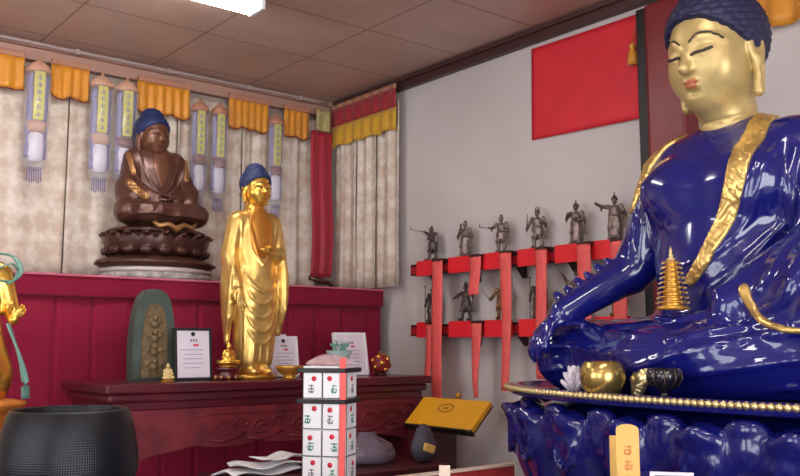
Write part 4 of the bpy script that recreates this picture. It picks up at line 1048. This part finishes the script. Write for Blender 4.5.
NP = 20
for row in range(2):
    for kx in range(NP):
        # even spacing along the ellipse
        arc = np.linspace(0, 2*PI, 721); ds = np.hypot(np.diff(OA*np.cos(arc)), np.diff(OB*np.sin(arc))); cs = np.concatenate([[0], np.cumsum(ds)]); a = np.interp((kx+.5*row)/NP*cs[-1], cs, arc)
        nx, ny = math.cos(a)/OA, math.sin(a)/OB; L = math.hypot(nx, ny); nx /= L; ny /= L; ang = math.atan2(ny, nx)
        f = .95 if row == 0 else .90
        cx, cy = OA*f*math.cos(a), OB*f*math.sin(a)
        R = Matrix.Rotation(ang, 3, 'Z') @ rotm('Y', 12)
        if row == 0:
            g2.ell((cx-nx*.02, cy-ny*.02, 1.13), (.055, .112, .115), .008, 'u', R)
            g2.ell((cx-nx*.055, cy-ny*.055, 1.05), (.06, .10, .10), .02, 'u', R)
            g2.ell((cx+nx*.032, cy+ny*.032, 1.205), (.022, .06, .024), .02, 'u', R); g2.ell((cx+nx*.045, cy+ny*.045, 1.222), (.014, .026, .016), .012)
            tx, ty = -ny, nx
            for sg in (-1, 1):
                g2.tube([(cx+nx*.036+tx*sg*q*.5, cy+ny*.036+ty*sg*q*.5, zq) for q, zq in ((.015, 1.07), (.07, 1.10), (.09, 1.145), (.05, 1.17), (.03, 1.145))], .0075, .008)
        else:
            g2.ell((cx, cy, 1.165), (.05, .085, .085), .012, 'u', R); g2.ell((cx+nx*.03, cy+ny*.03, 1.238), (.022, .05, .018), .02, 'u', R)
g2.obj('lotus_petals', M['blue_throne'], th).location.z = .02
b = new(); lathe(b, [(.72, .0), (.74, .03), (.74, .10), (.66, .14), (.60, .20), (.60, .78), (.64, .84), (.60, .90), (.56, .98), (.0, .98)], 80, (0, 0, 0), OA, OB); link('waist', b, M['blue_throne'], th, True)

# offerings standing on the rim of the throne
ob = thing('alms_bowl', 'round polished brass alms bowl on the rim of the blue throne', 'bowl', (2.02, 1.600, BZ))
b = new(); lathe(b, [(.0, 0), (.03, .001), (.052, .016), (.064, .048), (.062, .076), (.052, .096), (.046, .100), (.043, .097), (.053, .07), (.0, .03)], 36); link('bowl', b, mat('brass', s(190, 162, 96), .24, .85), ob, True)
fl = thing('white_ornament', 'small white crystal flower ornament left of the brass alms bowl', 'ornament', (2.06, 1.738, BZ))
b = new(); lathe(b, [(.022, 0), (.026, .004), (.012, .012), (.0, .014)], 16); link('foot', b, M['ceramic'], fl, True)
b = new()
for ring, (nn, r, z, tl) in enumerate(((7, .026, .026, .8), (6, .020, .045, .5), (4, .010, .062, .2))):
    for k in range(nn):
        a = 2*PI*k/nn+ring*.4; t_ = bmesh.new(); bmesh.ops.create_icosphere(t_, subdivisions=2, radius=1); bmesh.ops.scale(t_, vec=(.007, .013, .024), verts=t_.verts)
        bmesh.ops.rotate(t_, cent=(0, 0, 0), matrix=Matrix.Rotation(a, 3, 'Z') @ rotm('Y', math.degrees(tl)), verts=t_.verts); bmesh.ops.translate(t_, vec=(r*math.cos(a), r*math.sin(a), z), verts=t_.verts); _merge(b, t_)
link('petals', b, M['ceramic'], fl, True)
bk = thing('black_lotus_cup', 'small black ribbed lotus cup on the blue throne right of the brass bowl', 'cup', (2.03, 1.404, BZ))
b = new(); lathe(b, [(.022, 0), (.026, .004), (.010, .012), (.010, .022), (.030, .034), (.042, .052), (.044, .07), (.036, .084), (.030, .08), (.034, .06), (.0, .04)], 48, (0, 0, 0), 1, 1, lambda a, z: 1+(.10*abs(math.sin(5*a)) if z > .025 else 0)); link('cup', b, mat('black_glaze', s(26, 24, 32), .2, 0, .5), bk, True)
b = new()
for k in range(10): a = 2*PI*k/10; sweep(b, [(.034*math.cos(a), .034*math.sin(a), .036), (.048*math.cos(a), .048*math.sin(a), .056), (.044*math.cos(a), .044*math.sin(a), .08)], .0022, 5)
link('ribs', b, M['pewter_dark'], bk, True)

# ================================================================== BROWN SEATED BUDDHA ON THE PLATFORM
br = thing('buddha_statue', 'brown lacquered seated Buddha with blue hair on the crimson platform', 'statue', (1.82, 4.235, DZ), PI)
# pedestal: pale slab, dark plate, flared disc, lotus
b = new(); lathe(b, [(.27, 0), (.285, .006), (.285, .034), (.275, .042), (.0, .042)], 56, (0, 0, 0), 1, .82); link('base_slab', b, mat('speckled_stone', s(160, 152, 150), .5, noise=.5, nscale=26), br, True)
b = new(); lathe(b, [(.27, .042), (.285, .048), (.28, .062), (.25, .07), (.0, .07)], 56, (0, 0, 0), 1, .82); link('base_plate', b, mat('pale_grey_plate', s(196, 184, 178), .4), br, True)
b = new(); lathe(b, [(.27, .07), (.305, .085), (.30, .10), (.245, .118), (.235, .125), (.0, .125)], 64, (0, 0, 0), 1, .78, lambda a, z: 1+.018*math.cos(16*a)); link('flared_disc', b, M['bronze_dark'], br, True)
gl = Sculpt((-.33, -.27, .11), (.33, .27, .30), .0055)
gl.ell((0, 0, .19), (.25, .20, .085)); gl.ell((0, 0, .25), (.255, .20, .03), .01)
for kx in range(18):
    a = 2*PI*kx/18; cx, cy = .25*math.cos(a), .197*math.sin(a); ang = math.atan2(math.sin(a)/.197, math.cos(a)/.25)
    R = Matrix.Rotation(ang, 3, 'Z') @ rotm('Y', 18); gl.ell((cx, cy, .185), (.013, .050, .052), .006, 'u', R); gl.ell((cx*1.09, cy*1.09, .232), (.016, .028, .010), .012); gl.ell((cx*1.06, cy*1.06, .148), (.010, .03, .018), .01, 'u', R)
gl.half((0, 0, .285), (0, 0, 1)); gl.half((0, 0, .12), (0, 0, -1)); gl.obj('lotus_pedestal', M['bronze_dark'], br)
g = Sculpt((-.31, -.18, -.03), (.31, .30, .46), .0048)
g.ell((0, .03, .04), (.20, .15, .065))
for sx in (-1, 1): g.cap((sx*.07, -.02, .07), (sx*.20, .09, .06), .07, .058, .03); g.ell((sx*.20, .11, .055), (.052, .065, .052), .02)
g.cap((.20, .11, .055), (-.05, .175, .05), .05, .038, .02); g.cap((-.20, .12, .06), (.05, .185, .065), .05, .036, .012)
g.ell((0, -.02, .12), (.13, .10, .11), .04); g.ell((0, .0, .2), (.115, .09, .12), .04); g.ell((0, -.005, .29), (.13, .085, .10), .04); g.cap((-.095, -.015, .345), (.095, -.015, .345), .052, .052, .04); g.cap((0, -.015, .35), (0, -.01, .39), .05, .045, .05)
for sx in (-1, 1):
    g.cap((sx*.125, -.01, .335), (sx*.165, .03, .19), .052, .05, .03); g.cap((sx*.165, .03, .185), (sx*.05, .135, .125), .048, .03, .025)
    g.ell((sx*.17, .04, .15), (.06, .07, .08), .03); g.cap((sx*.15, .09, .13), (sx*.20, .05, .04), .045, .03, .03)
hand(g, (.055, .150, .118), (-1, .1, 0), (0, .15, 1), .095, .2, -1, .04, .004); hand(g, (-.055, .158, .132), (1, .1, 0), (0, .15, 1), .095, .2, 1, .04, .004)
folds(g, [[(-.12, .37), (-.09, .28), (-.05, .2), (.0, .15)], [(-.155, .34), (-.13, .24), (-.08, .16)], [(.12, .37), (.09, .28), (.05, .2), (.0, .15)], [(.155, .34), (.13, .24), (.08, .16)], [(-.19, .28), (-.17, .2), (-.11, .145)], [(.19, .28), (.17, .2), (.11, .145)], [(-.21, .2), (-.18, .14), (-.12, .115)], [(.21, .2), (.18, .14), (.12, .115)],
          [(-.24, .07), (-.12, .085), (.02, .07)], [(.24, .07), (.12, .085), (-.0, .075)], [(-.23, .035), (-.1, .04), (.06, .03)], [(.2, .03), (.1, .045), (.0, .035)]], .0068, .008, -.001)
g.half((0, 0, -.02), (0, 0, -1))
body = g.obj('robed_body', M['bronze'], br); body.location = (.020, 0, .285); body.scale.x = .94
ch = g.shell((-.09, .0, .17), (.09, .16, .42), .004, lambda q: q.tube([(0, .08, .39), (0, .09, .30), (0, .10, .2)], [.045, .05, .012]), .003); ch.obj('bare_chest', M['skin_bronze'], body)
em2 = lambda X, Y, Z: (-.003*np.abs(np.sin(X*190))*np.abs(np.sin(Z*170))).astype(np.float32)
def small_border(c, r, lo, hi, name='gilded_border', m='bronze_gold', t=.004):
    P = g.drape(c, 0.); q = g.shell(lo, hi, .0042, lambda q: q.tube(P, r), t, em2); q.obj(name, M[m], body)
small_border([(-.165, .35), (-.155, .30), (-.148, .25)], .014, (-.22, -.02, .2), (-.1, .16, .4)); small_border([(.165, .35), (.158, .30), (.15, .25)], .014, (.1, -.02, .2), (.22, .16, .4))
small_border([(.18, .19), (.15, .15), (.11, .13)], .022, (.06, 0, .09), (.25, .25, .24))
# draped front cloth on the lotus
b = new(); sweep(b, [(-.11, .205, .285), (-.085, .215, .262), (-.04, .222, .275), (0, .225, .250), (.04, .222, .275), (.085, .215, .262), (.11, .205, .285)], [.009, .015, .013, .020, .013, .015, .009], 8); link('front_drape', b, M['bronze_gold'], br, True)
head(br, (.044, .012, .285+.466), .20, (math.radians(-4), 0, math.radians(14)), M['skin_bronze'], M['hair_blue'], .02, 16, .3, True, .24, M['skin_bronze'])

# ================================================================== STANDING GOLDEN BUDDHA ON THE ALTAR TABLE
gs = thing('buddha_statue', 'tall golden standing Buddha with blue hair on the red altar table', 'statue', (1.925, 3.42, TZ), PI)
b = new(); lathe(b, [(.105, 0), (.11, .004), (.11, .014), (.10, .02), (.0, .02)], 40, (0, 0, 0), 1, .8); link('base', b, M['gold_matte'], gs, True)
g = Sculpt((-.20, -.13, .015), (.20, .17, .82), .0046)
g.ell((0, 0, .58), (.105, .072, .15)); g.cap((-.075, -.005, .690), (.075, -.005, .690), .043, .043, .04); g.cap((0, -.005, .70), (0, 0, .745), .045, .036, .03)
g.ell((0, 0, .42), (.108, .078, .16), .05); g.ell((0, 0, .27), (.108, .075, .20), .05); g.ell((0, 0, .13), (.100, .07, .13), .04)
for sx in (-1, 1):
    g.cap((sx*.045, .02, .40), (sx*.04, .02, .08), .055, .045, .02); g.ell((sx*.04, .055, .032), (.027, .045, .016), .01)
# right arm lowered, palm out
g.cap((.105, -.005, .68), (.138, -.005, .53), .044, .040, .02); g.cap((.138, -.005, .53), (.120, .045, .40), .036, .022, .015)
hand(g, (.118, .052, .385), (-.12, .18, -1), (.1, 1, .1), .10, .12, 1, .05, .004)
# left arm raised to the waist, palm up
g.cap((-.105, -.005, .68), (-.138, .0, .535), .044, .040, .02); g.cap((-.138, .0, .535), (-.062, .085, .535), .036, .022, .015)
hand(g, (-.055, .092, .538), (1, .35, .05), (0, .1, 1), .095, .2, 1, .05, .004)
# hanging sleeves
g.ell((.140, -.01, .40), (.028, .05, .19), .02); g.ell((-.130, .03, .40), (.030, .055, .17), .02); g.cap((-.13, .03, .42), (-.128, .02, .2), .03, .015, .02); g.cap((.14, -.01, .4), (.138, -.012, .16), .028, .014, .02)
folds(g, [[(-.07, .72), (-.055, .62), (-.03, .53), (0, .49)], [(.07, .72), (.055, .62), (.03, .53), (0, .49)], [(-.10, .68), (-.085, .58)], [(.10, .68), (.092, .56), (.07, .47)],
          [(-.095, .47), (-.05, .40), (.0, .375), (.055, .40), (.095, .47)], [(-.095, .42), (-.05, .345), (0, .32), (.055, .345), (.09, .41)], [(-.095, .36), (-.05, .285), (0, .26), (.055, .29), (.09, .35)], [(-.09, .30), (-.05, .225), (0, .20), (.05, .23), (.085, .29)], [(-.085, .24), (-.045, .17), (0, .15), (.045, .175), (.08, .23)],
          [(-.085, .3), (-.08, .18), (-.078, .06)], [(.085, .3), (.08, .18), (.078, .06)], [(-.04, .14), (-.042, .05)], [(.04, .14), (.042, .05)], [(0, .14), (.0, .05)], [(.135, .56), (.145, .42), (.142, .26)], [(-.14, .5), (-.14, .36), (-.132, .24)], [(.15, .5), (.155, .38), (.15, .2)]], .0066, .007, -.001)
g.half((0, 0, .02), (0, 0, -1))
body = g.obj('robed_body', M['gold_bright'], gs); body.scale.x = .88
ch = g.shell((-.09, -.0, .46), (.09, .16, .77), .004, lambda q: q.tube([(0, .05, .745), (0, .06, .66), (0, .07, .575)], [.05, .066, .058]), .003); ch.obj('bare_chest', mat('reddish_gold', s(206, 140, 60), .35, .7), body)
b = new(); lathe(b, [(.010, 0), (.016, .003), (.02, .014), (.018, .018), (.012, .012), (.0, .010)], 18, (-.005, .118, .552)); link('jewel_bowl', b, M['gold_matte'], gs, True)
head(gs, (0, .006, .838), .158, (math.radians(-3), 0, math.radians(7)), M['gold'], M['hair_blue'], .022, 16, .3, True, .26, M['gold_matte'])

# ================================================================== GOLDEN ATTENDANT STATUE AT THE LEFT EDGE
PX, PY, PZ = .738, 3.20, 1.16
at = thing('attendant_statue', 'golden attendant statue with teal scarf cut off by the left picture edge', 'statue', (PX, PY, PZ), PI)
b = new(); lathe(b, [(.14, 0), (.15, .008), (.14, .05), (.15, .07), (.185, .09), (.18, .10), (.13, .11), (.0, .112)], 36, (0, 0, 0), 1, .72, lambda a, z: 1+.03*math.cos(12*a)); link('lotus_base', b, mat('orange_gilding', s(226, 142, 62), .4, .4), at, True)
g = Sculpt((-.25, -.14, .04), (.2, .17, .76), .0056)
g.ell((0, 0, .44), (.08, .06, .12)); g.cap((-.06, 0, .54), (.06, 0, .54), .036, .036, .03); g.cap((0, 0, .55), (0, .0, .60), .034, .028, .02)
g.ell((0, 0, .30), (.10, .07, .14), .04); g.ell((0, 0, .19), (.135, .085, .13), .04)
for sx in (-1, 1): g.ell((sx*.04, .07, .12), (.025, .04, .018), .01)
g.cap((-.085, 0, .53), (-.112, .01, .42), .034, .03, .02); g.cap((-.112, .01, .42), (-.112, .06, .375), .026, .018, .01); hand(g, (-.112, .062, .375), (-.35, .5, .55), (.3, 1, .2), .075, .35, -1, .05, .004)
g.cap((.085, 0, .53), (.118, .01, .40), .034, .03, .02); g.cap((.118, .01, .40), (.03, .09, .42), .026, .018, .01); hand(g, (.028, .092, .42), (-.8, .2, .5), (0, -.2, 1), .075, .35, -1, .05, .004)
folds(g, [[(-.07, .44), (0, .36), (.07, .44)], [(-.08, .34), (0, .26), (.08, .34)], [(-.08, .25), (0, .17), (.08, .25)], [(-.06, .2), (-.07, .08)], [(.06, .2), (.07, .08)], [(0, .16), (0, .07)]], .007, .008, -.001)
g.half((0, 0, .105), (0, 0, -1)); g.obj('robed_body', M['gold'], at)
head(at, (0, .008, .675), .135, (0, 0, 0), M['gold'], M['hair_navy'], .025, 14, .3, True, .22, M['gold_matte'])
def scarf(name, pts, w=.012): 
    b = new(); P = resample(pts, .02); sweep(b, P, [w]*len(P), 8, True, .35); link(name, b, M['teal'], at, True)
scarf('teal_scarf', [(.06, -.05, .50), (.02, -.08, .56), (-.07, -.07, .605), (-.13, -.03, .595), (-.142, .0, .545), (-.11, .03, .505), (-.04, .05, .51)], .013)
scarf('teal_scarf', [(-.05, .05, .54), (-.10, .055, .565), (-.132, .045, .53), (-.09, .055, .495)], .009)
scarf('teal_scarf', [(-.085, .105, .36), (-.105, .118, .30), (-.13, .118, .23), (-.148, .105, .17), (-.157, .09, .112)], .014)
scarf('teal_scarf', [(.11, .04, .36), (.125, .045, .25), (.14, .035, .12), (.13, .035, .06)], .016)
t = thing('statue_pedestal', 'dark red wooden pedestal under the golden attendant statue', 'pedestal', (PX, PY, 0))
b = new(); box(b, (0, 0, 1.14), (.34, .30, .04), .008); link('top_slab', b, M['wood_red'], t, False)
b = new(); box(b, (0, 0, .58), (.26, .22, 1.08), .008); link('column', b, M['wood_dark'], t, False)
b = new(); box(b, (0, 0, .03), (.34, .30, .06), .01); link('foot_slab', b, M['wood_red'], t, False)
# ================================================================== LIGHTS
def lamp(x, y, label, on=True):
    t = thing('fluorescent_light', label, 'ceiling light', (x, y, ZC), 0, 'ceiling fluorescent fittings')
    b = new(); box(b, (0, 0, -.02), (1.2, .15, .04), .006); prism(b, [(-.075, -.04), (.075, -.04), (.03, -.055), (-.03, -.055)], 0, -.59, .59); link('housing', b, M['fluor_body'], t, False)
    for sx in (-1, 1):
        b = new(); box(b, (sx*.595, 0, -.062), (.02, .12, .05), .004); link('end_cap', b, M['fluor_body'], t, False)
    for sy in (-1, 1):
        b = new(); sweep(b, [(-.585, sy*.038, -.072), (.585, sy*.038, -.072)], .014, 12); link('tube', b, LIT, t, True)
LIT = emit('lit_tube', (1., .97, .94), 18.)
lamp(1.22, 3.25, 'fluorescent ceiling light whose lit end shows at the top left')
lamp(1.2, .9, 'fluorescent ceiling light above the viewer, added out of view')  # this and the next two are unseen fittings, added for light
lamp(-.9, 2.4, 'fluorescent ceiling light left of the altar, added out of view')
lamp(-.9, -.4, 'fluorescent ceiling light near the left windows, added out of view')

def area(name, loc, rot, sx, sy, power, col=(1, 1, 1)):
    l = bpy.data.lights.new(name, 'AREA'); l.shape = 'RECTANGLE'; l.size = sx; l.size_y = sy; l.energy = power; l.color = col
    o = bpy.data.objects.new(name, l); COL.objects.link(o); o.location = loc; o.rotation_euler = rot; return o
# daylight entering through the doorway and the windows
area('doorway_daylight', (.1, YR-.06, 1.25), (math.radians(90), 0, 0), 2.7, 2.4, 56, (.97, .98, 1))
area('window_daylight', (XL-.06, -.3, 1.7), (0, math.radians(-90), 0), 1.5, 1.7, 15, (.96, .98, 1))
area('window_daylight', (XL-.06, 2.2, 1.7), (0, math.radians(-90), 0), 1.5, 1.7, 18, (.96, .98, 1))
w = bpy.data.worlds.new('daylight'); SC.world = w; w.use_nodes = True
w.node_tree.nodes['Background'].inputs[0].default_value = (.80, .88, 1, 1); w.node_tree.nodes['Background'].inputs[1].default_value = .9

# ================================================================== CAMERA
cam = bpy.data.cameras.new('camera'); co = bpy.data.objects.new('camera', cam); COL.objects.link(co)
cam.sensor_width = 36; cam.lens = 880/800*36; cam.clip_start = .02
co.location = (0, 0, 1.45)
yaw, pit = math.radians(38.8), math.radians(6.93)
F = Vector((math.sin(yaw)*math.cos(pit), math.cos(yaw)*math.cos(pit), math.sin(pit)))
co.rotation_euler = F.to_track_quat('-Z', 'Y').to_euler()
SC.camera = co
vs = SC.view_settings; vs.view_transform = 'Standard'; vs.look = 'None'; vs.gamma = 1; vs.use_curve_mapping = False; vs.exposure = 1.12
SC.cycles.max_bounces = 8; SC.cycles.transparent_max_bounces = 12
SC.cycles.use_denoising = True; SC.cycles.sample_clamp_indirect = 6
